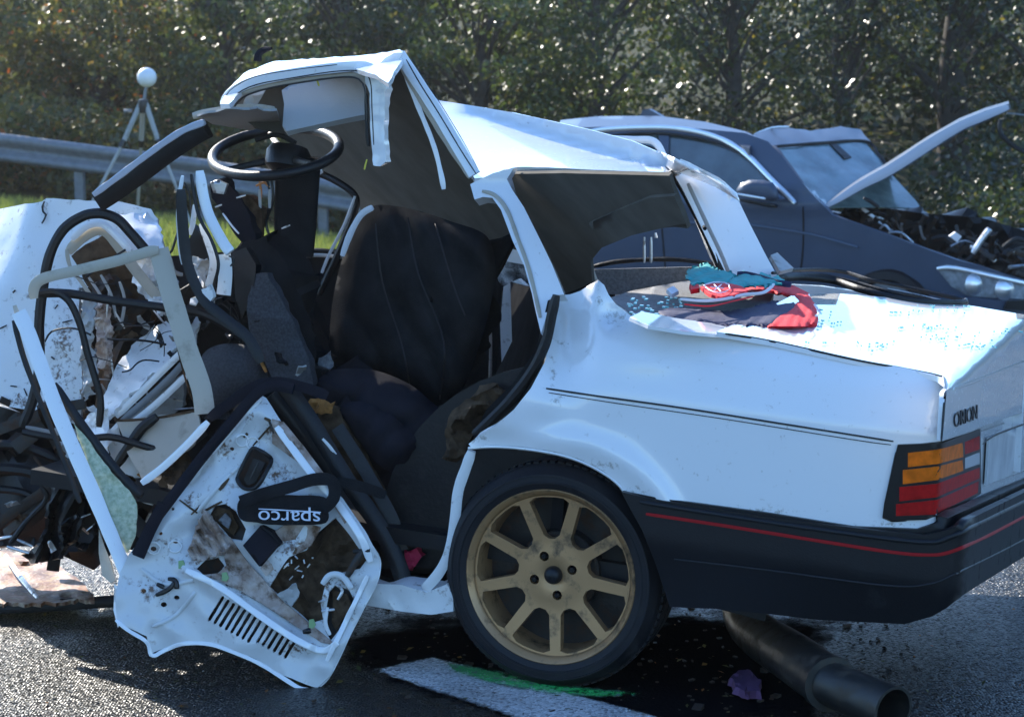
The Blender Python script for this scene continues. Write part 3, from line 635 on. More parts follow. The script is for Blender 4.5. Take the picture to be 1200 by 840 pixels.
# rear screen rubber and far C pillar
farp = lambda a, b: cL(a, b, -.50-.02*min(max((b-205)/130, 0), 1))
band('screen_rubber', [(598, 204), (640, 203), (700, 204), (760, 206), (786, 207), (797, 217), (815, 250), (835, 292), (853, 338)], 9, M['rubber'], car, fn=lambda a, b: cL(a, b, .50-1.03*min(max((a-600)/190, 0), 1)), flat=.8)
cpo = [(791, 207), (800, 203), (840, 218), (866, 236), (880, 265), (898, 300), (918, 336), (905, 338), (852, 340), (838, 300), (818, 258), (800, 222)]
sheet('far_c_pillar', cpo, convex(farp, plane3(cL(800, 205, -.5), cL(855, 338, -.52), cL(916, 336, -.66)), .03), M['white'], car, step=7, thick=.05)
band('pillar_seam', [(806, 215), (828, 262), (846, 300), (860, 336)], 5, M['visor'], car, fn=lambda a, b: nearer(farp, .06)(a, b), flat=.3)
tube('screw', [cL(825, 266, -.42), cL(826, 268, -.40)], .006, M['letter'], car, smooth=1)
# far rear door frame showing above the roof
band('far_door_frame', [(700, 163), (742, 164), (768, 167), (780, 192)], 9, M['white'], car, fn=lambda a, b: cL(a, b, -.70), flat=.8, sq=True)
band('far_frame_seal', [(725, 170), (758, 173), (770, 180), (776, 192)], 6, M['rubber'], car, fn=lambda a, b: cL(a, b, -.69), flat=.6, sq=True)
# black rubber down the torn edge of the quarter panel
band('torn_edge_seal', [(652, 346), (646, 372), (640, 400), (625, 432), (600, 466), (575, 492), (556, 510)], 13, M['rubber'], car, fn=lambda a, b: cL(a, b, .775), flat=.9)
sheet('wheel_arch_trim', [(642, 352), (652, 350), (646, 390), (632, 430), (606, 470), (572, 498), (556, 508), (570, 480), (600, 450), (628, 410)], lambda a, b: cL(a, b, .74), M['fabric'], car, step=8, thick=.02)
# arch flange, door shut strip and sill
band('shut_flange', [(553, 528), (546, 548), (537, 575), (533, 610), (527, 645), (515, 670), (498, 690)], 13, M['white_dirty'], car, fn=lambda a, b: cL(a, b, .765), flat=.8, sq=True)
sheet('sill', [(430, 683), (470, 685), (500, 694), (524, 684), (531, 700), (531, 716), (505, 720), (470, 716), (425, 708)], crumple(lambda a, b: cL(a, b, .78), .01, 12), M['white_dirty'], car, step=8, thick=.08)
sheet('floor_pan', [(300, 640), (420, 660), (470, 684), (560, 690), (560, 560), (420, 560), (300, 560)], plane3(cL(430, 690, .75), cL(530, 700, .75), cL(500, 560, -.6)), M['fabric'], car, step=20, thick=.02)

# --- parcel shelf, rear belts, far side interior
shelf = plane3(side(760, 380), side(850, 391), cL(930, 330, -.6))
sheet('parcel_shelf', [(700, 345), (742, 332), (800, 322), (858, 318), (900, 328), (908, 334), (900, 352), (880, 368), (850, 385), (800, 382), (760, 377), (724, 362)], lambda a, b: shelf(a, b)-EZ*.02, M['greyfabric'], car, step=10, thick=.02)
sheet('far_rear_trim', [(694, 316), (850, 312), (852, 342), (740, 345), (704, 345)], lambda a, b: cL(a, b, -.62), M['greyfabric'], car, step=12, thick=.02)
band('far_window_sill', [(696, 312), (730, 306), (790, 304), (840, 310)], 6, M['rubber'], car, fn=lambda a, b: cL(a, b, -.64))
for x in (755, 763): band('seat_belt_tongue', [(x, 278), (x, 308)], 3.5, M['alloy'], car, fn=lambda a, b: cL(a, b, -.55), flat=.4)
band('belt_anchor', [(768, 273), (769, 279)], 4, M['alloy'], car, fn=lambda a, b: cL(a, b, -.55))
band('headliner_cut_edge', [(694, 288), (692, 305), (697, 325), (706, 340)], 5, M['beige'], car, fn=lambda a, b: cL(a, b, -.2), flat=.5)
sheet('far_door_trim', [(320, 296), (440, 290), (560, 300), (720, 330), (700, 470), (560, 560), (300, 560)], lambda a, b: cL(a, b, -.66), M['fabric'], car, step=22, thick=.03)
band('far_window_ledge', [(335, 302), (370, 299), (410, 302)], 5, M['visor'], car, fn=lambda a, b: cL(a, b, -.63))
band('far_window_rubber', [(332, 297), (370, 293), (412, 298)], 5, M['rubber'], car, fn=lambda a, b: cL(a, b, -.64))
band('far_a_pillar', [(352, 205), (372, 203), (400, 216), (417, 232), (413, 255), (395, 300), (374, 345)], 9, M['rubber'], car, fn=lambda a, b: cL(a, b, -.62), flat=1)
band('far_window_edge', [(416, 230), (404, 262), (385, 300), (377, 320)], 4, M['white'], car, fn=lambda a, b: cL(a, b, -.60), flat=.5)
band('far_roof_strut', [(340, 225), (360, 208), (378, 200)], 8, M['white'], car, fn=lambda a, b: cL(a, b, -.60), flat=.5)
sheet('far_b_pillar', [(545, 262), (575, 266), (600, 273), (612, 292), (622, 330), (622, 352), (606, 350), (580, 326), (577, 300), (560, 285), (546, 278)], lambda a, b: cL(a, b, -.66), M['white'], car, step=8, thick=.03)
sheet('far_pillar_trim', [(590, 336), (607, 327), (616, 335), (612, 400), (598, 440), (588, 430), (586, 380)], lambda a, b: cL(a, b, -.60), M['white_dirty'], car, step=8, thick=.03)
band('far_belt', [(577, 318), (584, 340), (581, 380), (580, 440)], 5, M['fabric'], car, fn=lambda a, b: cL(a, b, -.56), flat=.4)
band('far_belt_rail', [(573, 360), (575, 400), (574, 455)], 4, M['alloy'], car, fn=lambda a, b: cL(a, b, -.5), flat=.6)
sheet('rear_bench', [(598, 330), (628, 340), (640, 400), (600, 480), (540, 530), (540, 460), (580, 440), (600, 400)], plane3(cL(610, 340, -.3), cL(630, 400, .3), cL(560, 520, -.3)), M['fabric'], car, step=12, thick=.08)
dbr = sheet('torn_padding', [(527, 485), (545, 468), (575, 455), (590, 458), (575, 480), (560, 500), (545, 530), (528, 540), (520, 510)], crumple(lambda a, b: cL(a, b, .68), .05, 16), M['brown'], car, step=5, thick=.03)

# --- driver's seat
def puff(fn, poly, amp, soft=40):
    P = [Vector((*p, 0)).to_2d() for p in poly]
    def d2(px, py):
        best = 1e9; q = Vector((px, py))
        for i in range(len(P)):
            a = P[i]; b = P[(i+1) % len(P)]; ab = b-a; t = min(1, max(0, (q-a).dot(ab)/max(ab.length_squared, 1e-9))); best = min(best, (q-a-ab*t).length)
        return best
    def g(px, py):
        k = min(1, d2(px, py)/soft); v = math.sqrt(max(0, 1-(1-k)**2)); p = fn(px, py)
        return p-(p-CAMP).normalized()*amp*v
    return g
def folds(fn, amp, wl, ang, seed=0):
    ca, sa = math.cos(R(ang)), math.sin(R(ang))
    def g(px, py):
        p = fn(px, py); n_ = noise.noise(Vector((px/60+seed, py/110, 0))); u = (px*ca+py*sa+30*n_)/wl
        return p+(p-CAMP).normalized()*amp*(.5+.5*math.sin(u*6.283))**2*(.4+.6*noise.noise(Vector((px/45, py/90, seed+3.)))+.5)
    return g
sb = [(388, 420), (387, 380), (393, 335), (405, 290), (418, 262), (432, 245), (450, 240), (490, 247), (530, 260), (560, 270), (574, 282), (580, 305), (580, 330), (572, 370), (560, 410), (545, 450), (528, 470), (505, 474), (480, 455), (450, 440), (410, 436)]
sfn = folds(puff(lambda a, b: cL(a, b, .30+.0008*(a-480)), sb, .10, 34), .034, 46, -28, 1)
seat = sheet('seat', sb, sfn, M['fabric'], car, step=6, thick=.16, curve=True)
band('backrest_sunlit_edge', [(404, 300), (413, 275), (426, 252), (440, 243)], 8, M['whitecloth'], car, seat, fn=lambda a, b: cL(a-3, b, .36), flat=.6)  # white band paints in the sun catching the edge of the backrest
for c in ([(440, 262), (448, 330), (470, 400), (480, 450)], [(478, 255), (490, 320), (520, 400), (515, 470)], [(510, 262), (530, 330), (545, 370)]):
    band('cover_seam', c, 2.2, M['rubber'], car, seat, fn=nearer(sfn, .003), flat=.6)
cu = [(372, 455), (380, 438), (400, 432), (440, 434), (480, 450), (505, 470), (524, 488), (526, 505), (510, 520), (520, 560), (505, 600), (470, 590), (440, 565), (415, 530), (395, 490)]
sheet('seat_cushion', cu, folds(puff(lambda a, b: cL(a, b, .50), cu, .12, 45), .03, 46, 60, 4), M['navycloth'], car, seat, step=7, thick=.14, curve=True)
cb = [(395, 478), (420, 470), (450, 480), (475, 500), (490, 520), (480, 548), (455, 552), (430, 530), (408, 500)]
sheet('cushion_bolster', cb, folds(puff(lambda a, b: cL(a, b, .60), cb, .07, 26), .016, 30, 20, 2), M['navycloth'], car, seat, step=6, thick=.08, curve=True)
sheet('seat_base', [(470, 520), (525, 500), (545, 530), (540, 610), (510, 640), (470, 600)], lambda a, b: cL(a, b, .48), M['fabric'], car, seat, step=12, thick=.1)
sheet('torn_foam', [(360, 470), (372, 466), (392, 474), (388, 484), (376, 486), (362, 482)], crumple(lambda a, b: cL(a, b, .62), .02, 30), M['foam'], car, seat, step=4, thick=.02)
band('belt_web', [(395, 500), (418, 535), (440, 572), (460, 610), (470, 645)], 16, M['rubber'], car, seat, fn=lambda a, b: cL(a, b, .66), flat=.15, sq=True)
band('seat_rail', [(474, 596), (477, 625), (479, 640)], 7, M['visor'], car, seat, fn=lambda a, b: cL(a, b, .6), flat=.5, sq=True)
sheet('door_sill_trim', [(500, 600), (520, 588), (530, 590), (528, 640), (505, 680), (470, 690), (455, 660)], lambda a, b: cL(a, b, .55), M['plastic'], car, step=10, thick=.05)
sheet('crimson_rag', [(474, 648), (488, 642), (494, 652), (486, 664), (476, 668)], crumple(lambda a, b: cL(a, b, .66), .02, 40), M['pink'], car, step=4, thick=.02)
# --- steering wheel, column, dash
sc_ = cL(323, 180, .28); a1 = (cL(400, 165, .22)-sc_); a2 = (cL(330, 150, .05)-sc_)
rimpts = []
for i in range(20):
    t = 2*math.pi*i/20; px = 323+74*math.cos(t)+4*math.sin(t); py = 179-9*math.cos(t)+26*math.sin(t)
    rimpts.append(cL(px, py, .30+.19*math.sin(t)))
sw = tube('steering_wheel', rimpts, .0145, M['plastic'], car, closed=True, smooth=4, n=10)
for t in (.9, 2.6, 4.6):
    px = 323+66*math.cos(t); py = 179-9*math.cos(t)+24*math.sin(t)
    tube('spoke', [cL(px, py, .30+.17*math.sin(t)), cL(335, 184, .30)], [.008, .012], M['plastic'], car, sw, flat=.5, smooth=1)
lathe('steering_hub', [(.001, .03), (.05, .028), (.062, .01), (.062, -.03), (.03, -.05)], frame(cL(338, 184, .30), EX, (EY*.75+EZ*.2).normalized(), (EZ*.97-EY*.2).normalized()), M['plastic'], car, sw, n=24)
tube('column_shroud', [cL(350, 184, .28), cL(348, 220, .28), cL(346, 262, .28), cL(346, 300, .28)], [.062, .060, .058, .050], M['fabric'], car, n=16, sq=True)
tube('column_stalk', [cL(346, 168, .3), cL(325, 158, .3), cL(300, 164, .3)], .008, M['plastic'], car)
for k, c in enumerate(([(304, 212), (306, 228), (303, 245), (306, 262)], [(312, 208), (316, 226), (314, 250)], [(318, 210), (320, 235), (312, 262), (318, 280)], [(300, 218), (310, 214), (316, 220)])):
    band('wiring', c, 3.2, M['wiring'] if k in (0, 3) else M['letter'], car, fn=lambda a, b: cL(a, b, .36))
for c in ([(304, 222), (305, 244)], [(316, 222), (316, 244)]): band('metal_bracket', c, 4, M['visor'], car, fn=lambda a, b: cL(a, b, .38), flat=.4)
def chunk(nm, px, lat, m, amp=.02, fr=9, th=.04, step=8, curve=False, parent=car):
    s = random.random()*50
    return sheet(nm, px, crumple(lambda a, b: cL(a, b, lat), amp, fr, s), M[m], parent, step=step, thick=th, curve=curve)
chunk('dashboard', [(250, 330), (262, 300), (285, 285), (310, 278), (330, 300), (345, 330), (362, 370), (372, 410), (368, 450), (350, 455), (330, 440), (310, 400), (290, 370), (270, 350)], .45, 'fabric', .05, 6, .10)
chunk('dash_panel', [(292, 340), (300, 322), (312, 320), (322, 336), (340, 370), (362, 420), (368, 452), (345, 455), (318, 440), (300, 410), (288, 370)], .56, 'mesh', .03, 7, .03)
chunk('dash_shell', [(272, 296), (288, 290), (300, 310), (298, 340), (284, 372), (276, 350)], .55, 'rubber', .02, 8, .03)
chunk('column_bracket', [(244, 216), (262, 210), (276, 222), (292, 252), (300, 282), (286, 288), (268, 262), (252, 240)], .42, 'navycloth', .02, 10, .04)
chunk('bright_bracket', [(246, 214), (256, 211), (266, 216), (262, 228), (250, 226)], .46, 'alloy', .01, 14, .01, step=4)
for c in ([(252, 243), (260, 240)], [(277, 232), (288, 229)], [(261, 250), (272, 265), (280, 274)], [(330, 268), (340, 264)]): band('torn_clip', c, 2.4, M['alloy'], car, fn=lambda a, b: cL(a, b, .47), flat=.4)
chunk('heater_box', [(276, 230), (290, 228), (306, 246), (308, 270), (300, 284), (286, 262)], .38, 'brown', .02, 14, .04, step=6)
chunk('bulkhead', [(60, 300), (200, 300), (330, 290), (400, 430), (400, 640), (280, 660), (120, 640), (80, 520)], -.05, 'fabric', .08, 4, .03, step=16)
# torn A pillar lying across
apl = [(113, 237), (140, 214), (180, 186), (215, 162), (243, 148)]
band('a_pillar', [(116, 236), (142, 219), (184, 188), (216, 165), (242, 150)], 25, M['rubber'], car, fn=lambda a, b: cL(a, b, .62), flat=.6, sq=True)
band('a_pillar_skin', [(110, 228), (140, 206), (180, 176), (213, 154), (240, 143)], 8, M['skin_sheen'], car, fn=lambda a, b: cL(a, b, .64), flat=.9, sq=True)
# standing torn inner pillar: white and black folded strips
for nm, c, wd, m_, lt in (
    ('pillar_seal_strip', [(212, 222), (214, 260), (220, 310), (238, 350), (262, 372), (290, 395), (306, 425)], 13, 'rubber', .72),
    ('pillar_skin', [(234, 200), (238, 228), (246, 255), (262, 285), (270, 296)], 13, 'white', .66),
    ('pillar_flange', [(214, 206), (209, 240), (210, 280), (214, 310)], 5, 'white', .70),
    ('pillar_fold', [(228, 240), (226, 262), (222, 275)], 6, 'white', .66),
    ('pillar_fold', [(236, 262), (246, 290), (250, 310), (244, 336)], 9, 'white_dirty', .60),
    ('inner_black_strip', [(224, 204), (232, 250), (248, 282), (256, 310), (250, 335)], 4, 'rubber', .69),
    ('hinge_post', [(262, 298), (264, 322), (262, 345)], 17, 'white_dirty', .64)):
    band(nm, c, wd, M[m_], car, fn=lambda a, b, lt=lt: cL(a, b, lt), flat=.5, sq=True)
chunk('inner_trim', [(224, 265), (236, 275), (244, 300), (240, 330), (228, 320), (222, 290)], .50, 'plastic', .02, 9, .03)
chunk('hinge_bracket', [(236, 340), (246, 334), (250, 348), (242, 356)], .72, 'white_dirty', .01, 9, .015, step=5)
# --- crushed front wing
wA = plane3((0, 350, 6.35), (95, 400, 6.25), (30, 480, 6.25)); wB = plane3((0, 333, 6.35), (54, 237, 6.33), (-40, 240, 6.75))
wfn = crumple(convex(wA, wB, .05), .02, 5, 3)
sheet('front_wing', [(-80, 262), (0, 244), (30, 239), (50, 236), (54, 233), (110, 235), (150, 238), (176, 245), (184, 256), (190, 282), (192, 300), (170, 318), (120, 330), (94, 345), (92, 380), (97, 420), (95, 470), (96, 498), (60, 492), (30, 480), (0, 473), (-80, 455)], wfn, M['white_dirty'], car, step=9, thick=.012)
grime(bpy.data.objects['front_wing'], [(60, 440, 40, 22), (30, 470, 50, 12), (75, 400, 20, 40), (90, 480, 20, 20), (120, 320, 40, 14), (10, 390, 10, 8), (52, 245, 6, 14)])
sheet('bonnet_edge', [(140, 252), (176, 248), (187, 262), (192, 290), (186, 308), (168, 290), (150, 270)], crumple(plane3((140, 252, 6.2), (190, 290, 6.1), (180, 250, 6.3)), .04, 14), M['white_dirty'], car, step=6, thick=.01)
band('wing_crease', [(52, 236), (49, 246), (54, 252), (49, 262)], 2.5, M['letter'], car, fn=nearer(wfn, .01))
for c in ([(-2, 386), (8, 381)], [(64, 362), (68, 357)], [(73, 378), (85, 375)], [(60, 418), (64, 421)], [(12, 452), (20, 453)], [(15, 343), (18, 340)], [(28, 455), (32, 464)]): band('wing_nick', c, 2.0, M['letter'], car, fn=nearer(wfn, .008), flat=.4)
# inner wing: triangular pressed frame
tri = [(80, 296), (92, 282), (112, 270), (125, 272), (140, 290), (160, 318), (188, 352)]
band('inner_wing_frame', tri, 13, M['beige'], car, fn=dep(6.05), flat=.6, sq=True)
band('inner_wing_skin', [(84, 280), (100, 266), (118, 262), (134, 274), (152, 294)], 9, M['white'], car, fn=dep(6.03), flat=.6, sq=True)
sheet('inner_wing_panel', [(84, 300), (100, 286), (122, 276), (134, 292), (160, 326), (190, 362), (180, 366), (150, 350), (110, 345)], crumple(dep(6.2), .04, 8), M['brown'], car, step=7, thick=.01)
band('inner_wing_leg', [(78, 292), (82, 312), (95, 330), (110, 352)], 5, M['beige'], car, fn=dep(6.04), flat=.5)
sheet('suspension_turret', [(108, 335), (128, 320), (140, 340), (142, 375), (125, 380), (108, 370)], crumple(dep(6.12), .05, 18), M['darkmetal'], car, step=5, thick=.03)
for c in ([(104, 325), (120, 350), (128, 372)], [(118, 322), (130, 345), (136, 372)], [(140, 330), (146, 352), (142, 380)]): band('damper_rod', c, 4, M['visor'], car, fn=dep(6.06))
# beige bent window frame standing in front
wf = band('bent_window_frame', [(40, 350), (40, 336), (52, 326), (90, 317), (140, 305), (178, 294), (186, 293)], 13, M['beige'], car, fn=dep(5.72), flat=.55, sq=True)
band('frame_upright', [(186, 292), (196, 330), (208, 370), (222, 415), (236, 455), (240, 485)], 24, M['beige'], car, wf, fn=lambda a, b: at(a, b, 5.73-.0004*(b-292)), flat=.25, sq=True)
# black rubber loops round the front door aperture
for c, wd, Y in (([(26, 500), (38, 470), (46, 430), (46, 380), (50, 340), (58, 300), (72, 272), (90, 257), (112, 250), (136, 256), (154, 274), (172, 295)], 13, 5.9),
                 ([(42, 345), (62, 342), (80, 352), (93, 378), (102, 412), (112, 445), (118, 470), (116, 500)], 9, 5.78),
                 ([(44, 344), (80, 344), (130, 352), (190, 360), (232, 366), (262, 380), (286, 398)], 11, 5.84),
                 ([(26, 506), (62, 512), (100, 514), (130, 512), (160, 520), (200, 532)], 9, 5.8),
                 ([(136, 546), (150, 525), (166, 502), (184, 488)], 13, 5.82)):
    band('door_seal', c, wd, M['rubber'], car, fn=dep(Y), flat=.9)
band('seal_grey_strip', [(30, 500), (60, 506), (92, 512)], 5, M['steel'], car, fn=dep(5.79), flat=.4)  # flat grey strip beside the lower door seal
# crumpled front inner panels
sheet('crumpled_inner_panel', [(120, 468), (136, 428), (160, 400), (196, 376), (206, 384), (210, 400), (196, 424), (170, 446), (140, 474), (124, 492)], crumple(plane3((130, 470, 5.95), (200, 380, 6.1), (205, 410, 5.98)), .03, 9, 2), M['white_dirty'], car, step=6, thick=.01)
for k, c in enumerate(([(136, 488), (165, 460), (195, 430), (214, 412)], [(142, 494), (172, 468), (202, 440), (216, 424)], [(150, 500), (180, 476), (206, 452), (218, 440)])):
    band('corrugated_rail', c, 9, M['steel' if k % 2 else 'white_dirty'], car, fn=dep(5.92), flat=.6)
chunk('lower_rail', [(146, 492), (200, 446), (216, 440), (214, 476), (196, 490), (150, 498)], .40, 'visor', .02, 8, .02)
sheet('inner_box_panel', [(136, 492), (232, 482), (236, 500), (226, 520), (206, 534), (175, 560), (165, 560), (150, 530)], crumple(plane3((140, 492, 5.86), (232, 484, 5.82), (180, 550, 5.76)), .012, 6), M['beige'], car, step=9, thick=.01)
band('box_lip', [(134, 493), (180, 490), (230, 481)], 3.5, M['brown'], car, fn=dep(5.83), flat=.4)
sheet('white_floor_piece', [(126, 505), (136, 496), (150, 525), (166, 560), (178, 592), (150, 580), (130, 545)], crumple(dep(5.88), .02, 9), M['white_dirty'], car, step=7, thick=.01)
md = [(232, 470), (230, 440), (238, 415), (256, 404), (280, 403), (300, 410), (312, 430), (312, 455), (290, 468), (255, 488), (238, 490)]
sheet('woven_seat_piece', md, puff(dep(5.88), md, .08, 40), M['mesh'], car, step=7, thick=.08, curve=True)
band('torn_foam_edge', [(294, 404), (302, 416), (312, 436)], 4, M['foam'], car, fn=dep(5.8))
# strap from the dash over the door
band('harness_strap', [(245, 490), (275, 468), (300, 452), (328, 448), (360, 455), (384, 464)], 13, M['navycloth'], car, fn=dep(5.56), flat=.2, sq=True)
band('hanging_seal', [(335, 452), (362, 490), (385, 528), (410, 568), (440, 610), (462, 650), (476, 690)], 22, M['rubber'], car, fn=lambda a, b: at(a, b, 5.62-.0004*(b-450)), flat=.5)
band('hanging_seal', [(318, 462), (352, 505), (380, 545), (396, 575)], 15, M['plastic'], car, fn=dep(5.66), flat=.5)
band('hinge_strip', [(378, 514), (390, 528), (408, 556)], 4, M['white_dirty'], car, fn=dep(5.58), flat=.5)
chunk('torn_side_trim', [(372, 470), (395, 478), (420, 520), (445, 570), (478, 640), (462, 650), (430, 600), (400, 550), (376, 510)], .62, 'brown', .02, 12, .02)
chunk('torn_bracket', [(368, 420), (386, 415), (392, 430), (380, 436), (368, 440)], .45, 'greyfabric', .02, 20, .02, step=5)
chunk('console', [(330, 440), (352, 430), (376, 432), (376, 460), (350, 456)], .5, 'plastic', .03, 12, .03, step=6)
# crushed engine bay: dark bent pieces
bm = bmesh.new(); rs = random.Random(3)
for i in range(95):
    px = rs.uniform(20, 230); py = rs.uniform(330, 640)
    if px < 110 and py < 480: continue
    Y = rs.uniform(6.15, 6.6); p = at(px, py, Y); d = Vector((rs.uniform(-1, 1), rs.uniform(-.5, .5), rs.uniform(-1, 1))).normalized()
    L = rs.uniform(.04, .14); q = p+d*L+Vector((rs.uniform(-.03, .03),)*3)
    tube_bm(bm, [p-d*L, p, q], [rs.uniform(.006, .03)]*3, n=6, flat=rs.uniform(.3, 1), smooth=3, sq=rs.random() < .5)
o = link('engine_debris', mesh_bm(bm), M['darkmetal'], car); o['kind'] = 'stuff'
bm = bmesh.new()
for i in range(16):
    px = rs.uniform(95, 225); py = rs.uniform(340, 500); Y = rs.uniform(6.0, 6.1); p = at(px, py, Y); d = Vector((rs.uniform(-1, 1), 0, rs.uniform(-1, 1))).normalized()
    tube_bm(bm, [p, p+d*.03, p+d*rs.uniform(.05, .09)], [.002, .0035, .001], n=5, smooth=2)
o = link('bright_metal_scraps', mesh_bm(bm), M['alloy'], car); o['kind'] = 'stuff'
rs = random.Random(77)
def scrap(nm, cx, cy, r, Y, m_, seed):
    q = random.Random(seed); n = q.randint(5, 8); a0 = q.uniform(0, 6); an = q.uniform(0, 3.14); ca, sa = math.cos(an), math.sin(an); px = []
    for k in range(n):
        t = a0+6.283*k/n; u = math.cos(t)*r*q.uniform(.7, 1.5); v_ = math.sin(t)*r*q.uniform(.25, .6); px.append((cx+u*ca-v_*sa, cy+u*sa+v_*ca))
    return sheet(nm, px, crumple(plane3((cx-r, cy, Y+q.uniform(-.05, .05)), (cx+r, cy+1, Y), (cx, cy+r, Y+q.uniform(-.04, .04))), .04, 22, seed), M[m_], car, step=4, thick=.004, ang=12)
for k, (cx, cy, r, Y, m_) in enumerate([(104, 372, 9, 6.04, 'white_dirty'), (128, 392, 11, 6.08, 'brown'), (142, 372, 12, 6.1, 'darkmetal'), (116, 412, 12, 6.1, 'darkmetal'), (112, 440, 9, 6.05, 'white_dirty'), (128, 425, 8, 6.04, 'rust'), (152, 395, 9, 6.05, 'brown'), (168, 378, 8, 6.0, 'visor'), (188, 400, 10, 6.0, 'rubber'), (206, 398, 9, 5.95, 'visor'), (206, 420, 10, 5.94, 'rubber'), (222, 400, 9, 5.95, 'plastic'), (196, 318, 9, 6.0, 'darkmetal'), (206, 334, 10, 5.95, 'plastic'), (204, 352, 9, 5.95, 'white_dirty'), (196, 366, 9, 5.95, 'visor'), (228, 352, 8, 5.9, 'white_dirty'), (222, 376, 11, 5.95, 'plastic'), (240, 380, 9, 5.92, 'rubber'), (100, 460, 9, 5.95, 'visor'), (110, 480, 8, 5.93, 'white_dirty'), (164, 552, 9, 5.85, 'foam'), (156, 566, 10, 5.86, 'brown'), (120, 520, 9, 5.9, 'white_dirty'), (20, 606, 11, 6.2, 'brown'), (14, 590, 9, 6.2, 'visor'), (96, 640, 12, 6.1, 'rubber'), (60, 640, 10, 6.0, 'white_dirty'), (80, 612, 12, 6.02, 'rubber'), (116, 626, 10, 5.95, 'darkmetal'), (270, 392, 7, 5.8, 'plastic'), (330, 420, 10, 5.75, 'rubber'), (352, 436, 9, 5.72, 'visor'), (300, 372, 9, 5.8, 'plastic'), (258, 352, 8, 5.8, 'rubber')]):
    scrap('torn_panel_scrap', cx, cy, r, Y, m_, 300+k)
bm = bmesh.new()
for i in range(16):
    px, py = rs.uniform(96, 300), rs.uniform(300, 470); Y = rs.uniform(5.85, 6.1); p = at(px, py, Y); pts = [p]; d = Vector((rs.uniform(-1, 1), rs.uniform(-.4, .4), rs.uniform(-1, 1))).normalized()
    for k in range(4):
        d = (d+Vector((rs.uniform(-.6, .6), rs.uniform(-.3, .3), rs.uniform(-.8, .4)))).normalized(); pts.append(pts[-1]+d*rs.uniform(.02, .05))
    tube_bm(bm, pts, rs.uniform(.0012, .0035), n=5, smooth=3)
o = link('loose_wires', mesh_bm(bm), M['rubber'], car); o['kind'] = 'stuff'
for c, wd, m_, Y in (([(236, 206), (242, 230), (252, 256), (266, 284), (272, 296)], 2.2, 'rubber', 5.77), ([(216, 214), (222, 228), (224, 250)], 2.5, 'letter', 5.8), ([(206, 400), (216, 440), (226, 470)], 2, 'brown', 5.7), ([(20, 372), (40, 412), (62, 470)], 2, 'steel', 5.8), ([(198, 300), (204, 318), (214, 322)], 6, 'steel', 5.75), ([(190, 300), (200, 296), (206, 280), (212, 260)], 3, 'rubber', 5.95), ([(268, 300), (276, 304), (270, 312)], 3, 'letter', 5.7)):
    band('torn_wire', c, wd, M[m_], car, fn=dep(Y))
for px, Y, m_, am in (([(150, 296), (176, 300), (196, 318), (204, 350), (190, 372), (172, 352), (156, 330)], 6.12, 'white_dirty', .07), ([(96, 340), (112, 352), (108, 396), (114, 440), (100, 470), (95, 420)], 6.02, 'visor', .05), ([(112, 356), (128, 350), (132, 400), (126, 442), (114, 430)], 6.06, 'rustwhite', .06), ([(200, 372), (222, 362), (236, 378), (228, 402), (208, 404)], 5.98, 'visor', .06), ([(100, 486), (124, 480), (132, 512), (120, 546), (104, 520)], 5.92, 'white_dirty', .05), ([(196, 534), (216, 524), (224, 540), (206, 566), (186, 572)], 5.80, 'brown', .06), ([(226, 300), (244, 306), (240, 346), (226, 338)], 5.90, 'visor', .05), ([(64, 500), (96, 506), (104, 530), (80, 540)], 6.1, 'visor', .05)):
    sheet('torn_metal_sheet', px, crumple(plane3((px[0][0], px[0][1], Y), (px[0][0]+60, px[0][1], Y-.06), (px[0][0], px[0][1]+60, Y-.05)), am, 17, px[0][0]), M[m_], car, step=4, thick=.004, rag=3, ang=14)
# front: black undertray, old front tyre, rods
sheet('engine_undertray', [(-40, 478), (0, 476), (60, 494), (98, 505), (120, 560), (140, 640), (110, 668), (50, 640), (-40, 640)], crumple(dep(6.35), .08, 6, 5), M['plastic'], car, step=10, thick=.02)
for c, wd in (([(-10, 520), (30, 524), (70, 540)], 12), ([(-10, 548), (40, 555), (60, 580)], 14), ([(-10, 572), (30, 578), (58, 600)], 10)): band('undertray_rib', c, wd, M['rubber'], car, fn=dep(6.22))
sheet('torn_arch_liner', [(62, 560), (88, 560), (100, 590), (96, 620), (70, 655), (36, 660), (30, 652), (56, 620), (58, 590)], folds(dep(6.1), .07, 14, 15, 2), M['plastic'], car, step=5, thick=.01)
band('drag_link', [(48, 570), (54, 585), (30, 612), (12, 636)], 7, M['rubber'], car, fn=dep(6.05))
band('bent_rod', [(40, 535), (52, 552), (60, 566)], 5, M['darkmetal'], car, fn=dep(6.1))
for c in ([(95, 606), (106, 602)], [(101, 622), (110, 615)]): band('bare_wire', c, 2, M['alloy'], car, fn=dep(5.95))
for c in ([(-5, 632), (14, 628)], [(8, 640), (34, 648)], [(20, 632), (38, 640)]): band('bent_rod', c, 4, M['alloy'], car, fn=dep(6.1))
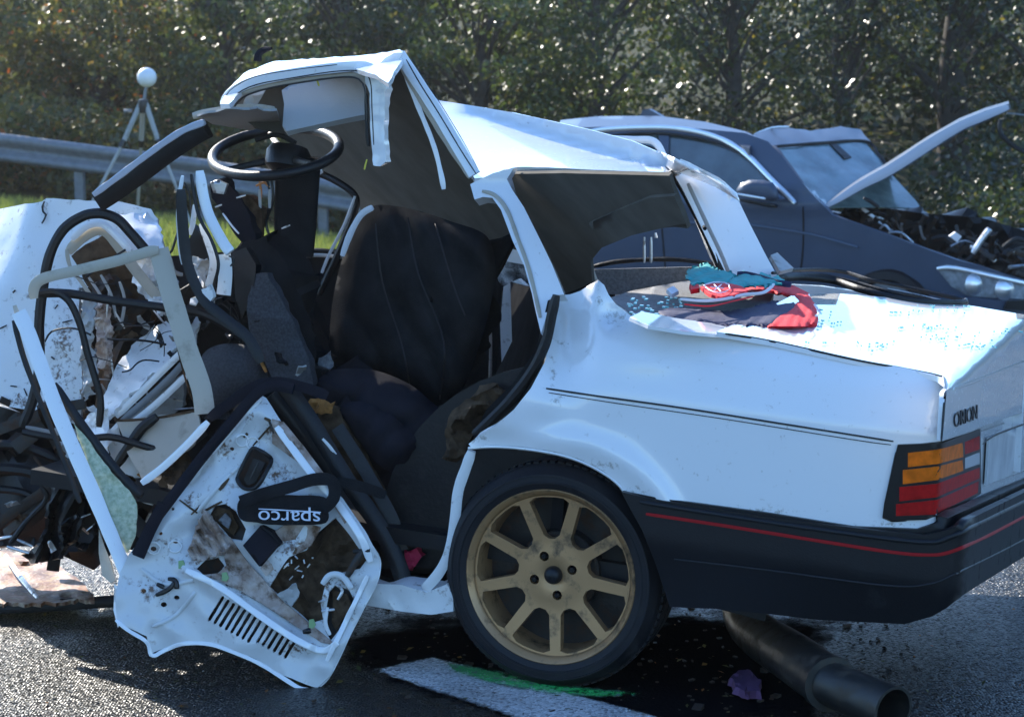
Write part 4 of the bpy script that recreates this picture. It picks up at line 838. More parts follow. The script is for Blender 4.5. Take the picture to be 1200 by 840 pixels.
# exhaust dropped on the road
e0, e1, e2 = ground(880, 735, .09), ground(972, 800, .085), ground(1047, 832, .07)
ex_ = tube('exhaust', [e0+Vector((.02, .7, .06)), e0+Vector((-.005, .25, .03)), e0, e0.lerp(e1, .6), e1], [.045, .05, .056, .062, .062], M['exhaust'], car, n=20)
tube('exhaust_collar', [e1-(e1-e0).normalized()*.02, e1+(e1-e0).normalized()*.015], .066, M['exhaust'], car, ex_, n=20, smooth=1)
bm = bmesh.new(); dx = (e2-e1).normalized(); u_ = dx.cross(UZ).normalized(); v_ = u_.cross(dx)
rg = []
for p, r in ((e1, .052), (e2, .056), (e2, .049), (e1+dx*.05, .045)): rg.append([bm.verts.new(p+u_*math.cos(a)*r+v_*math.sin(a)*r) for a in np.linspace(0, 2*math.pi, 25)[:-1]])
for a, b in zip(rg, rg[1:]):
    for i in range(24): bm.faces.new((a[i], a[(i+1) % 24], b[(i+1) % 24], b[i]))
bm.faces.new(rg[-1]); sub(link('tailpipe', mesh_bm(bm), M['exhaust'], car), ex_)
pc = ground(998, 795, .07)-dx*.0+v_*.055

# ================================================================== TORN DOOR standing upside down
dl = ground(350, 806, 0.0)
door = thing('torn_door', 'white car door torn off and stripped, standing upside down against the wreck', 'car door', Vector((dl.x, dl.y+.1, 0)))
dpl = plane3((350, 806, dl.y), (150, 690, dl.y+.10), (300, 460, dl.y+.16))
dfn = crumple(dpl, .022, 7, 8)
def dfn2(px, py):
    p = dfn(px, py); d = 0
    def seg(ax, ay, bx, by, wd):
        vx, vy = bx-ax, by-ay; t = min(1, max(0, ((px-ax)*vx+(py-ay)*vy)/(vx*vx+vy*vy))); return math.exp(-(math.hypot(px-ax-t*vx, py-ay-t*vy)/wd)**2)
    d -= .026*seg(215, 665, 360, 760, 6)                      # pressed ridge above the louvres
    d -= .014*seg(300, 470, 440, 650, 8)+.014*seg(435, 680, 385, 780, 8)
    d += .035*seg(245, 620, 340, 720, 20) + .03*seg(320, 520, 345, 560, 15)+.02*seg(215, 575, 265, 530, 9)-.014*seg(240, 560, 300, 480, 5)
    d -= .012*seg(170, 640, 215, 600, 10)
    d += .03*max(0, (py-750)/60)**2*(1 if px < 330 else .3)   # folded bottom flange
    return p+(p-CAMP).normalized()*d
louv = []
for k in range(14):
    cx = 253+k*6.55+(2.4 if k > 7 else 0); cy = 713+k*3.55; L = 15.5 if k < 8 else 12.5
    ux, uy = .52, -.854; wx_, wy_ = .854*1.9, .52*1.9
    a = (cx+ux*L, cy+uy*L); b = (cx-ux*L, cy-uy*L)
    louv.append([(a[0]-wx_, a[1]-wy_), (a[0]+ux*2, a[1]+uy*2), (a[0]+wx_, a[1]+wy_), (b[0]+wx_, b[1]+wy_), (b[0]-ux*2, b[1]-uy*2), (b[0]-wx_, b[1]-wy_)])
d_out = [(299, 459), (312, 466), (346, 520), (372, 552), (402, 584), (428, 622), (446, 655), (443, 680), (420, 725), (388, 790), (372, 806), (360, 802), (330, 790), (300, 772), (262, 757), (240, 752), (212, 752), (190, 760), (176, 766), (172, 745), (150, 735), (137, 727), (135, 700), (140, 672), (150, 652), (165, 630), (180, 600), (205, 570), (240, 530), (270, 495)]
def Z(*q): return [(120+a/2.212, 440+b/2.212) for a, b in q]
H_handle = Z((350, 262), (386, 192), (404, 192), (438, 216), (430, 240), (402, 286), (372, 294), (352, 276))
H_dark = Z((276, 366), (290, 338), (318, 332), (346, 350), (372, 398), (362, 430), (330, 424), (306, 396))
H_cav = Z((432, 548), (462, 500), (484, 470), (530, 452), (556, 410), (604, 368), (640, 412), (668, 452), (690, 470), (668, 500), (610, 512), (578, 540), (566, 590), (572, 632), (540, 642), (494, 604))
H_latch = Z((578, 620), (588, 560), (606, 540), (640, 556), (656, 590), (640, 626), (610, 664), (592, 686), (578, 662))
H_tear = Z((244, 500), (268, 478), (300, 470), (318, 492), (300, 512), (262, 516))
holes = [H_handle, H_dark, H_cav, H_latch, H_tear]
small = [(272, 526, 2.2), (202, 596, 2), (188, 625, 2.4), (180, 643, 3), (321, 473, 2.4), (168, 692, 3), (192, 708, 3), (207, 700, 3), (277, 672, 3.4), (206, 634, 2.6), (316, 698, 3), (266, 684, 2), (404, 722, 2.4), (362, 738, 3.5)]
for x, y, r in small: holes.append([(x+r*math.cos(t)*1.2, y+r*math.sin(t)) for t in np.linspace(0, 2*math.pi, 9)[:-1]])
panel = sheet('inner_panel', d_out, dfn2, M['door_inner'], door, step=6.5, thick=.006, holes=holes+louv, ang=60)
grime(panel, [(298, 548, 30, 30), (262, 612, 32, 28), (240, 650, 34, 26), (330, 560, 26, 22), (322, 505, 22, 20), (360, 690, 55, 50), (300, 690, 50, 18), (260, 520, 16, 30), (180, 690, 26, 22), (300, 470, 18, 10), (400, 690, 30, 50), (225, 585, 14, 14), (345, 640, 40, 20), (190, 640, 16, 16), (350, 760, 40, 10), (290, 480, 14, 22)])
# the cavity behind: outer skin of the door, dirty inside
sheet('outer_skin', [(p[0]*.985+4, p[1]*.985+9) for p in d_out], lambda a, b: dfn(a, b)+(dpl(a, b)-CAMP).normalized()*.075, M['darkmetal'], door, step=16, thick=.004)
band('bottom_flange', [(136, 726), (150, 738), (172, 752), (178, 768), (192, 762), (214, 754), (242, 754), (264, 760), (302, 776), (330, 793), (352, 806), (372, 808)], 5, M['white'], door, fn=lambda a, b: dfn2(a, b), flat=.45, sq=True, n=12)
band('rear_edge', [(446, 655), (443, 680), (420, 725), (388, 790), (372, 806)], 7, M['white'], door, fn=lambda a, b: dfn2(a-3, b)+Vector((0, .01, 0)), flat=.45, sq=True, n=12)
band('side_rib', [(330, 500), (372, 556), (402, 590), (428, 628), (440, 658)], 9, M['white'], door, fn=lambda a, b: nearer(dfn2, .006)(a-6, b), flat=.45, sq=True, n=12)
band('side_rib', [(438, 676), (416, 722), (390, 776)], 6, M['white'], door, fn=lambda a, b: nearer(dfn2, .01)(a-7, b-2), flat=.45, sq=True, n=12)
band('ridge', [(218, 668), (258, 688), (300, 718), (345, 748), (378, 762), (396, 752)], 8, M['white'], door, fn=lambda a, b: nearer(dfn2, .008)(a, b), flat=.45, sq=True, n=12)
band('torn_lip', [(300, 462), (276, 486), (252, 514), (212, 560)], 5, M['white_dirty'], door, fn=lambda a, b: nearer(dfn2, .004)(a+6, b+6), flat=.8)
def dchunk(nm, px, e, m, amp=.01, fr=14, step=5, th=.006): return sheet(nm, px, crumple(nearer(dpl, e), amp, fr, random.random()*40), M[m], door, step=step, thick=th)
band('handle_recess_frame', H_handle+H_handle[:1], 5, M['plastic'], door, fn=nearer(dfn2, .004), flat=.8)
dchunk('handle_recess', Z((366, 270), (392, 212), (422, 226), (398, 276), (376, 284)), -.02, 'rubber')
band('recess_lever', Z((384, 268), (404, 224)), 3, M['letter'], door, fn=nearer(dpl, .0))
box = dchunk('plastic_box', Z((364, 440), (410, 388), (440, 406), (460, 432), (406, 494)), .03, 'navycloth', .003, th=.05)
band('box_edge', Z((410, 390), (436, 410), (458, 434)), 4, M['fabric'], door, fn=nearer(dpl, .036))
dchunk('speaker_remnant', Z((280, 366), (300, 340), (332, 348), (352, 392), (340, 414), (312, 396)), -.03, 'brown')
dchunk('speaker_remnant', Z((300, 376), (318, 356), (334, 374), (326, 396)), -.012, 'greyfabric', .01, 20, 4)
# torn inner skin: a wrinkled rusty flap and the diagonal strip that runs to the lower corner
FLP = Z((222, 452), (240, 400), (262, 346), (284, 366), (312, 400), (334, 440), (318, 462), (286, 470), (262, 478), (240, 486))
sheet('torn_flap', FLP, folds(crumple(nearer(dpl, .016), .02, 16, 4), .022, 9, -15, 3), M['rustwhite'], door, step=4, thick=.003)
STR = Z((300, 402), (330, 420), (372, 478), (420, 532), (462, 580), (520, 628), (572, 668), (604, 696), (566, 690), (500, 648), (430, 600), (356, 556), (300, 530), (258, 516), (300, 512), (322, 490), (316, 470))
sheet('inner_strip', STR, crumple(nearer(dfn2, .008), .012, 12, 6), M['rustwhite'], door, step=4.5, thick=.003)
sheet('inner_strip', Z((440, 112), (470, 120), (520, 180), (572, 250), (600, 300), (640, 372), (628, 384), (590, 320), (540, 250), (500, 220), (440, 176)), crumple(nearer(dfn2, .004), .01, 12, 7), M['rustwhite'], door, step=5, thick=.003)
dchunk('torn_liner', Z((430, 550), (482, 468), (530, 450), (600, 372), (650, 420), (690, 470), (640, 520), (590, 540), (572, 630), (540, 644), (494, 604)), -.05, 'brown', .035, 16)
dchunk('white_tab', Z((440, 410), (470, 388), (540, 386), (566, 392), (540, 440), (490, 468), (446, 500), (424, 520), (410, 500)), .0, 'rustwhite', .012, 12)
dchunk('torn_liner', Z((452, 566), (500, 540), (512, 560), (490, 600)), -.012, 'visor', .02, 20)
dchunk('latch_plate', Z((600, 556), (634, 566), (646, 594), (628, 620), (606, 660), (594, 640)), -.02, 'brown', .02, 22, 4)
for c, wd, m_ in ((Z((570, 540), (592, 516), (622, 520), (646, 552)), 8, 'door_inner'), (Z((672, 456), (652, 490), (634, 520)), 9, 'darkmetal'), (Z((584, 600), (578, 640), (590, 672)), 5, 'door_inner'), (Z((568, 610), (602, 606)), 3.5, 'alloy'), (Z((560, 586), (578, 582)), 3, 'alloy'), (Z((650, 456), (694, 452)), 6, 'plastic'), (Z((604, 540), (622, 556), (610, 580)), 4, 'alloy'), (Z((520, 664), (540, 660)), 7, 'letter'), (Z((430, 112), (444, 150)), 3, 'darkmetal')):
    band('latch_piece', c, wd, M[m_], door, fn=nearer(dpl, .014), flat=.8)
# burnt holes and chips along the torn top edge
for c, wd in ((Z((342, 92), (364, 74)), 8), (Z((352, 80), (380, 62)), 5), (Z((302, 296), (326, 264)), 7), (Z((310, 282), (322, 262)), 5), (Z((366, 160), (376, 150)), 4), (Z((230, 360), (262, 330)), 2.5), (Z((390, 182), (438, 128)), 2.5), (Z((262, 352), (310, 326)), 3), (Z((200, 322), (246, 356)), 2.5), (Z((420, 110), (436, 118)), 4)):
    band('torn_chip', c, wd, M['brown'], door, fn=nearer(dfn2, .003), flat=.4)
for c in (Z((246, 352), (320, 266), (352, 238)), Z((100, 500), (160, 540), (236, 530)), Z((130, 650), (190, 620), (240, 560))): band('pressed_rib', c, 5, M['door_inner'], door, fn=nearer(dfn2, .003), flat=.7)
rs = random.Random(9)
for i in range(14):
    x, y = rs.uniform(332, 372), rs.uniform(652, 680); band('broken_clip', [(x, y), (x+rs.uniform(-7, 7), y+rs.uniform(-6, 6))], 2, M['alloy'], door, fn=nearer(dpl, -.005))
for c in ([(183, 697), (198, 690), (204, 682)], [(197, 678), (206, 680), (207, 690)], [(184, 684), (192, 688)]): band('door_check', c, 6, M['letter'], door, fn=nearer(dpl, .016))
for x, y in ((213, 662), (264, 676), (366, 731)): dchunk('green_clip', [(x-4, y-5), (x+1, y-6), (x+4, y+1), (x+1, y+5), (x-4, y+4)], .02, 'clip', .004, step=3)
for x, y in ((284, 516), (296, 519), (205, 640), (180, 642)): band('pressed_ring', [(x+8*math.cos(t), y+7*math.sin(t)) for t in np.linspace(0, 6.283, 9)], 2.2, M['white_dirty'], door, fn=nearer(dfn2, .003))
# black band along the top edge
band('door_seal', [(160, 650), (180, 612), (205, 578), (240, 532), (272, 494), (300, 462), (322, 452), (344, 456)], 14, M['navycloth'], door, fn=nearer(dpl, .02), flat=.5)
band('glass_channel', [(162, 652), (176, 620), (192, 590)], 15, M['navycloth'], door, fn=nearer(dpl, .03), flat=.4, sq=True)
band('white_top_rail', [(166, 566), (190, 548), (220, 520), (244, 494)], 9, M['white'], door, fn=nearer(dpl, -.02), flat=.45, sq=True, n=12)
# window frame leg
wl = lambda a, b: at(a, b, dl.y+.12+.16*(690-b)/330)
fl = band('window_frame', [(22, 366), (34, 392), (48, 430), (66, 478), (88, 530), (110, 580), (132, 632), (152, 680), (160, 700)], 18, M['white'], door, fn=wl, flat=.45, sq=True)
band('frame_seal', [(18, 376), (30, 420), (48, 468), (70, 522), (96, 590)], 7, M['rubber'], door, fl, fn=lambda a, b: wl(a-3, b)+Vector((0, .01, 0)), flat=.8)
band('frame_tip', [(17, 358), (22, 372), (26, 380)], 7, M['beige'], door, fl, fn=wl, flat=.5)
band('inner_rubber', [(60, 452), (82, 484), (108, 520), (136, 556), (164, 584)], 12, M['rubber'], door, fl, fn=lambda a, b: wl(a, b)+Vector((0, .03, 0)), flat=.8)
sheet('window_glass', [(84, 496), (100, 514), (125, 548), (150, 576), (160, 592), (158, 630), (148, 650), (130, 620), (110, 565), (92, 520)], crumple(lambda a, b: wl(a, b)+Vector((0, .015, 0)), .008, 20), M['greenglass'], door, step=7, thick=.006)
sheet('glass_remnant', [(114, 622), (120, 640), (128, 660), (134, 682), (128, 685), (118, 676), (114, 650)], crumple(lambda a, b: wl(a, b)+Vector((0, .02, 0)), .008, 20), M['beige'], door, step=6, thick=.006)
sheet('hinge_flap', [(134, 684), (150, 700), (150, 712), (146, 722), (138, 735), (133, 715)], nearer(dpl, -.01), M['white'], door, step=6, thick=.006)

# harness pad with lettering, hanging over the door
pad = thing('harness_pad', 'black harness pad with upside down white lettering hanging over the torn door', 'harness pad', dpl(330, 600))
pf = nearer(dpl, .045)
pm = sheet('pad', [(278, 592), (286, 580), (300, 578), (340, 580), (378, 582), (382, 594), (380, 612), (340, 615), (300, 612), (282, 608)], crumple(pf, .006, 10), M['fabric'], pad, step=6, thick=.014, curve=True)
band('strap', [(282, 588), (310, 578), (340, 570), (366, 562), (386, 562), (392, 570), (390, 586), (378, 596)], 15, M['fabric'], pad, fn=nearer(dpl, .05), flat=.2, sq=True)
band('strap', [(386, 566), (405, 566), (430, 572), (452, 580)], 13, M['fabric'], pad, fn=nearer(dpl, .03), flat=.2, sq=True)
c0 = pf(339, 606); ax_ = (pf(300, 606)-pf(376, 608)).normalized(); ay_ = (pf(339, 620)-pf(339, 590)).normalized(); az_ = ax_.cross(ay_).normalized()
if az_.dot(CAMP-c0) < 0: az_ = -az_
me = text_mesh('sparco', Matrix.Identity(4), 1, .03); xs = [v.co.x for v in me.vertices]; ys = [v.co.y for v in me.vertices]
kx = (pf(303, 606)-pf(375, 606)).length/(max(xs)-min(xs)); ky = (pf(339, 616)-pf(339, 600)).length/(max(ys)-min(ys))
me.transform(frame(c0-(c0-CAMP).normalized()*.016, ax_, ay_, az_) @ Matrix.Diagonal((kx, ky, .03, 1))); link('lettering', me, M['print'], pad)
band('lettering_line', [(303, 596), (340, 598), (376, 600)], 1.5, M['print'], pad, fn=nearer(dpl, .061), flat=.4)

# ================================================================== THINGS ON THE BOOT
shn = nearer(shelf, .0)
def lay(e): return lambda a, b: (lambda p: p+EZ*e)(nearer(convex(shelf, topP, .01), .0)(a, b))
j = thing('sports_shirt', 'red and navy knitted shirt lying crumpled on the white boot lid', 'shirt', lay(0)(860, 378))
base = lay(.01)
def DR(o, h, soft, fa, wl, an, sd2):
    return folds(crumple(crumple(puff(lay(.004), o, h, soft), .022, 12, sd2), .010, 40, sd2+1), fa, wl, an, sd2)
SB = [(771, 366), (790, 362), (812, 363), (850, 366), (880, 362), (905, 354), (930, 356), (936, 366), (905, 384), (860, 384), (836, 383), (800, 378), (775, 374)]
sheet('shirt_body', SB, DR(SB, .07, 9, .02, 17, 70, 3), M['navy'], j, step=3, thick=.005)
sheet('shirt_print', [(818, 361), (830, 357), (850, 356), (866, 360), (874, 365), (858, 371), (842, 374), (828, 370)], crumple(lay(.056), .02, 26), M['red'], j, step=4, thick=.008)
for c in ([(822, 362), (836, 358), (850, 360), (852, 368), (840, 372), (828, 368), (822, 362)], [(830, 364), (846, 366)], [(834, 361), (842, 370)], [(843, 361), (834, 369)]):
    band('crest_line', c, 1.6, M['print'], j, fn=lay(.062), flat=.5)
band('white_stripe', [(795, 374), (820, 376), (845, 374), (870, 368), (893, 365), (905, 354)], 4, M['whitecloth'], j, fn=lay(.05), flat=.6)
band('red_piping', [(800, 378), (830, 380), (856, 374), (880, 368)], 2, M['red'], j, fn=lay(.045), flat=.6)
RS = [(862, 344), (880, 336), (905, 333), (930, 336), (948, 345), (956, 360), (959, 376), (957, 385), (925, 387), (896, 386), (908, 373), (926, 362), (935, 354), (925, 349), (905, 345), (885, 346), (868, 349)]
sheet('shirt_sleeve', RS, DR(RS, .08, 8, .02, 13, 30, 8), M['red'], j, step=3, thick=.006)
band('collar_back', [(862, 342), (880, 344), (905, 352), (925, 355)], 8, M['navy'], j, fn=lay(.05), flat=.5)
band('cuff_stripe', [(953, 370), (957, 376), (960, 382), (954, 384)], 3, M['whitecloth'], j, fn=lay(.03), flat=.6)
sheet('red_scrap', [(806, 355), (815, 352), (818, 360), (808, 362)], crumple(lay(.05), .01, 30), M['red'], j, step=3, thick=.012)
t_ = thing('teal_rag', 'crumpled teal cloth lying on top of the red and navy shirt', 'cloth', lay(.05)(860, 350))
TC = [(800, 345), (806, 336), (818, 332), (826, 328), (836, 335), (850, 337), (860, 342), (852, 352), (846, 358), (830, 355), (812, 354), (802, 350)]
sheet('cloth', TC, lambda a, b: DR(TC, .085, 9, .035, 12, 60, 5)(a, b)+EZ*.045, M['teal'], t_, step=2.5, thick=.005)
TF = [(842, 356), (856, 346), (872, 340), (890, 340), (916, 346), (912, 354), (890, 356), (872, 358), (856, 361)]
sheet('cloth_fold', TF, lambda a, b: DR(TF, .075, 8, .035, 9, 40, 6)(a, b)+EZ*.045, M['teal'], t_, step=2.5, thick=.005)
tag(sheet('white_tissue', [(780, 352), (788, 348), (794, 354), (786, 358)], crumple(lay(.03), .012, 30), M['whitecloth'], step=3, thick=.01), 'small white tissue beside the teal cloth on the parcel shelf', 'tissue')
# loose rubber surround of the rear screen
rs_ = thing('screen_surround', 'loose black rubber screen surround lying on the boot lid behind the shirt', 'rubber seal', lay(.02)(1020, 335))
ly = lambda e: (lambda a, b: topP(a, b+e*0)-(topP(a, b)-CAMP).normalized()*e)
band('rubber_strip', [(905, 320), (925, 317), (960, 316), (990, 319), (1020, 328), (1060, 336), (1100, 345), (1128, 351)], 5, M['rubber'], rs_, fn=nearer(topP, .06), flat=1)
band('rubber_strip', [(908, 327), (940, 325), (977, 329), (1008, 339), (1045, 348), (1085, 354), (1128, 355), (1132, 352)], 9, M['rubber'], rs_, fn=nearer(topP, .03), flat=.8)
band('rubber_strip', [(915, 322), (960, 322), (1000, 330), (1040, 341), (1085, 349)], 4, M['plastic'], rs_, fn=nearer(topP, .045), flat=1)
band('bright_inlay', [(1040, 338), (1070, 344), (1110, 353)], 1.6, M['alloy'], rs_, fn=nearer(topP, .062), flat=.6)
g1 = at(915, 312, 6.45)
gb = tag(sheet('metal_bracket', [(903, 299), (911, 296), (930, 314), (914, 318)], plane3((903, 299, 6.45), (911, 296, 6.5), (930, 314, 6.4)), M['visor'], step=5, thick=.012), 'small grey metal bracket sticking up beside the far pillar of the white car', 'bracket')
# glass crumbs over the boot lid
bm = bmesh.new(); rs = random.Random(5)
clus = [(rs.uniform(960, 1190), rs.uniform(352, 412)) for _ in range(14)]
for i in range(150):
    cx, cy = clus[rs.randrange(len(clus))]; px, py = rs.gauss(cx, 14), rs.gauss(cy, 2.2)
    if not inside((px, py), [(905, 396), (955, 355), (985, 347), (1130, 360), (1195, 370), (1260, 385), (1180, 425), (1105, 437), (1000, 418)]): continue
    p = topP(px, py)+EZ*.005; r = rs.uniform(.001, .003)*(1 if rs.random() < .93 else 2); a = rs.uniform(0, 6)
    box_bm(bm, p, (EX*math.cos(a)+EY*math.sin(a))*r, (EY*math.cos(a)-EX*math.sin(a))*r*rs.uniform(.5, 1), EZ*.002)
for i in range(60):
    px, py = rs.uniform(735, 800), rs.uniform(350, 378); p = shelf(px, py)+EZ*.004; r = rs.uniform(.002, .005); box_bm(bm, p, EX*r, EY*r, EZ*.002)
o = link('glass_crumbs', mesh_bm(bm, smooth=False), M['shard']); o['kind'] = 'stuff'; o['label'] = 'teal crumbs of broken screen glass scattered over the boot lid'

# ================================================================== ON THE ROAD
rp = ground(50, 675, .05)
rsheet = tag(sheet('rusty_sheet', [(-60, 640), (0, 645), (40, 650), (70, 662), (104, 690), (110, 702), (40, 706), (-60, 708)], crumple(lambda a, b: ground(a, b, .05), .05, 11, 2), M['rust'], step=6, thick=.01), 'rusty torn sheet of metal on the road at the front of the wreck', 'metal sheet')
band('bright_scratch', [(6, 650), (24, 676), (44, 700)], 6, M['alloy'], None, fn=lambda a, b: ground(a, b, .075), flat=.4)
bpy.data.objects['bright_scratch'].name = 'steel_strip'; tag(bpy.data.objects['steel_strip'], 'bright bare steel strip lying across the rusty sheet', 'metal strip')
tag(band('plastic_trim', [(-60, 713), (0, 712), (60, 709), (136, 704)], 15, M['plastic'], None, fn=lambda a, b: ground(a, b, .03), flat=.5), 'long black plastic trim lying on the asphalt below the rusty sheet', 'trim strip')
tag(sheet('mauve_rag', [(856, 792), (866, 785), (880, 784), (892, 796), (890, 808), (876, 811), (862, 804)], crumple(lambda a, b: ground(a, b, .03), .03, 40), M['purple'], step=4, thick=.02), 'small crumpled mauve rag on the shaded road under the bumper', 'rag')
bm = bmesh.new(); rs = random.Random(11)
for i in range(420):
    px = rs.uniform(200, 1080); py = rs.uniform(705, 838); p = ground(px, py, .004); r = rs.uniform(.0015, .006)*(1 if rs.random() < .93 else 2); a = rs.uniform(0, 6.3)
    box_bm(bm, p, Vector((math.cos(a), math.sin(a), 0))*r, Vector((-math.sin(a), math.cos(a), rs.uniform(-.5, .5)))*r*rs.uniform(.4, 1), UZ*r*.5)
o = link('road_debris', mesh_bm(bm, smooth=False), M['darkmetal']); o['kind'] = 'stuff'; o['label'] = 'small crumbs of debris scattered on the road round the wreck'

rl = np.random.RandomState(3); lc = []
for i in range(260):
    p = ground(rl.uniform(-40, 1240), rl.uniform(690, 839), .006); lc.append((p.x, p.y, .006))
nn_ = rl.normal(size=(260, 3))*.25+np.array([0, 0, 1]); nn_ /= np.linalg.norm(nn_, axis=1)[:, None]
# ================================================================== DARK GREY CAR BEHIND
BD = 14.2; BTH = R(34)
bx = Vector((math.cos(BTH), -math.sin(BTH), 0)); by = Vector((-math.sin(BTH), -math.cos(BTH), 0))
BO = at(1045, 330, BD)
def bL(px, py, off=0): return hit(px, py, BO+by*off, by)
bgz = terr(BO.x, BO.y)
grey = thing('grey_car', 'dark slate hatchback with its bonnet bent up standing behind the white wreck', 'car', Vector((BO.x-bx.x*1.4, BO.y-bx.y*1.4, bgz)))
def bz(P): return P.z-bgz
def bside(px, py):
    o = 0
    for _ in range(4):
        P = bL(px, py, o); z = bz(P); o = -.55*max(0, z-.92)-.06*max(0, (.92-z)/.6)**2
        o += .02*math.exp(-((z-.80)/.05)**2)
    return P
gb_out = [(655, 150), (690, 150), (735, 149), (780, 148), (830, 152), (873, 156), (900, 166), (916, 182), (934, 206), (950, 226), (968, 244), (975, 252), (1037, 274), (1085, 292), (1125, 306), (1150, 312), (1180, 322), (1240, 338), (1245, 380), (1180, 420), (1000, 440), (700, 440), (640, 400), (640, 250), (645, 190)]
gfront = plane3((1150, 312, 13.6), (1250, 330, 13.9), (1160, 420, 13.5))
gfn = convex(bside, lambda a, b: hit(a, b, bL(1150, 330), (bx*.75+by*.65).normalized()), .25)
wc1 = (1040, 372)
arch = [(wc1[0]+55*math.cos(t), wc1[1]+58*math.sin(t)) for t in np.linspace(math.pi*.05, -math.pi*1.05, 16)]
arch = [(990, 440)]+[(wc1[0]+54*math.cos(t), wc1[1]+57*math.sin(t)) for t in np.linspace(math.pi, 0, 14)*-1+0]+[(1092, 424)]
winf = [(784, 158), (810, 160), (836, 167), (869, 182), (893, 205), (911, 233), (862, 226), (800, 218), (782, 214)]
winr = [(694, 163), (720, 158), (768, 156), (772, 160), (770, 212), (720, 208), (690, 204)]
body = sheet('body', gb_out, gfn, M['greycar'], grey, step=6.5, thick=.03, holes=[winf, winr, [(993, 420)]+[(wc1[0]+50*math.cos(t), wc1[1]+57*math.sin(t)) for t in np.linspace(-math.pi, 0, 14)]+[(1088, 418)]])
gw = lambda a, b: bside(a, b)+(bside(a, b)-CAMP).normalized()*.02
sheet('side_window', [(783, 157), (836, 166), (870, 181), (894, 204), (912, 234), (862, 228), (780, 216)], gw, M['glass'], grey, step=14, thick=.006)
sheet('side_window', [(692, 162), (720, 157), (770, 155), (772, 214), (688, 206)], gw, M['glass'], grey, step=14, thick=.006)
band('window_trim', [(676, 159), (700, 153), (740, 150), (785, 150), (820, 155), (850, 165), (876, 182), (900, 206), (918, 224), (932, 238)], 6, M['chrome'], grey, fn=nearer(bside, .02), flat=.5)
band('window_seal', [(690, 163), (740, 157), (785, 157), (836, 166), (870, 181), (896, 206), (912, 233)], 4, M['rubber'], grey, fn=nearer(bside, .012), flat=.5)
# roof
rn = [(655, 150), (700, 149), (780, 147), (840, 158), (880, 178), (925, 172), (1018, 165), (1008, 152), (985, 148), (945, 149), (915, 151), (900, 155), (873, 154), (827, 143), (771, 136), (701, 136), (660, 140)]
def groof(px, py):
    A = bside(px, py+8); t = min(1, max(0, (158+.0*px-py)/22)); return A - by*(.1+1.0*t)*.6
sheet('roof', [(653, 151), (657, 141), (700, 136.5), (740, 136), (771, 136), (827, 143), (873, 154), (886, 160), (878, 174), (862, 168), (830, 155), (780, 147), (700, 149)], plane3(bL(690, 154, -.14), bL(870, 170, -.14), bL(771, 136, -.75)), M['greycar'], grey, step=8, thick=.05)
sheet('roof_front', [(882, 158), (900, 151), (925, 150), (950, 153), (985, 148), (1008, 152), (1020, 166), (1010, 170), (915, 174), (900, 172)], crumple(plane3(bL(905, 174, -.45), bL(1015, 170, -1.4), bL(950, 150, -1.25)), .05, 6), M['greycar'], grey, step=8, thick=.05)
band('roof_crease', [(884, 158), (905, 150), (925, 149)], 3, M['chrome'], grey, fn=lambda a, b: bL(a, b, -.86), flat=.5)
sheet('antenna_fin', [(750, 137), (753, 129), (760, 128), (776, 137)], lambda a, b: bL(a, b, -.8), M['greycar'], grey, step=5, thick=.05)
# windscreen: faces the front of the car
wsa, wsb, wsc = bL(912, 173, -.5), bL(968, 242, -.18), bL(1010, 170, -1.35)
wsp = lambda px, py: hit(px, py, wsa, (wsb-wsa).cross(wsc-wsa).normalized())
sheet('windscreen', [(910, 172), (960, 168), (1014, 167), (1030, 185), (1050, 210), (1074, 236), (1079, 244), (1018, 242), (967, 243), (945, 222), (925, 195)], crumple(wsp, .03, 3), M['wind'], grey, step=6, thick=.01)
band('windscreen_frame', [(906, 172), (925, 198), (946, 226), (966, 244)], 9, M['greycar'], grey, fn=nearer(wsp, .02), flat=.5)
band('windscreen_top', [(908, 172), (960, 168), (1014, 166), (1030, 182), (1048, 206)], 4, M['rubber'], grey, fn=nearer(wsp, .03), flat=.5)
sheet('mirror_mount', [(972, 168), (980, 168), (998, 184), (990, 186)], nearer(wsp, .02), M['plastic'], grey, step=6, thick=.02)
# mirror
mo = sheet('door_mirror', [(863, 222), (868, 215), (878, 211), (895, 211), (906, 214), (911, 222), (913, 234), (905, 236), (880, 232), (864, 229)], puff(lambda a, b: bL(a, b, .14), [(863, 222), (868, 215), (878, 211), (895, 211), (906, 214), (911, 222), (913, 234), (905, 236), (880, 232), (864, 229)], .05, 8), M['greycar'], grey, step=3, thick=.10)
band('mirror_trim', [(862, 227), (880, 230), (897, 233)], 2.6, M['chrome'], grey, mo, fn=lambda a, b: bL(a, b, .20), flat=.5)
band('mirror_base', [(868, 234), (890, 238), (910, 242)], 5, M['plastic'], grey, mo, fn=lambda a, b: bL(a, b, .05))
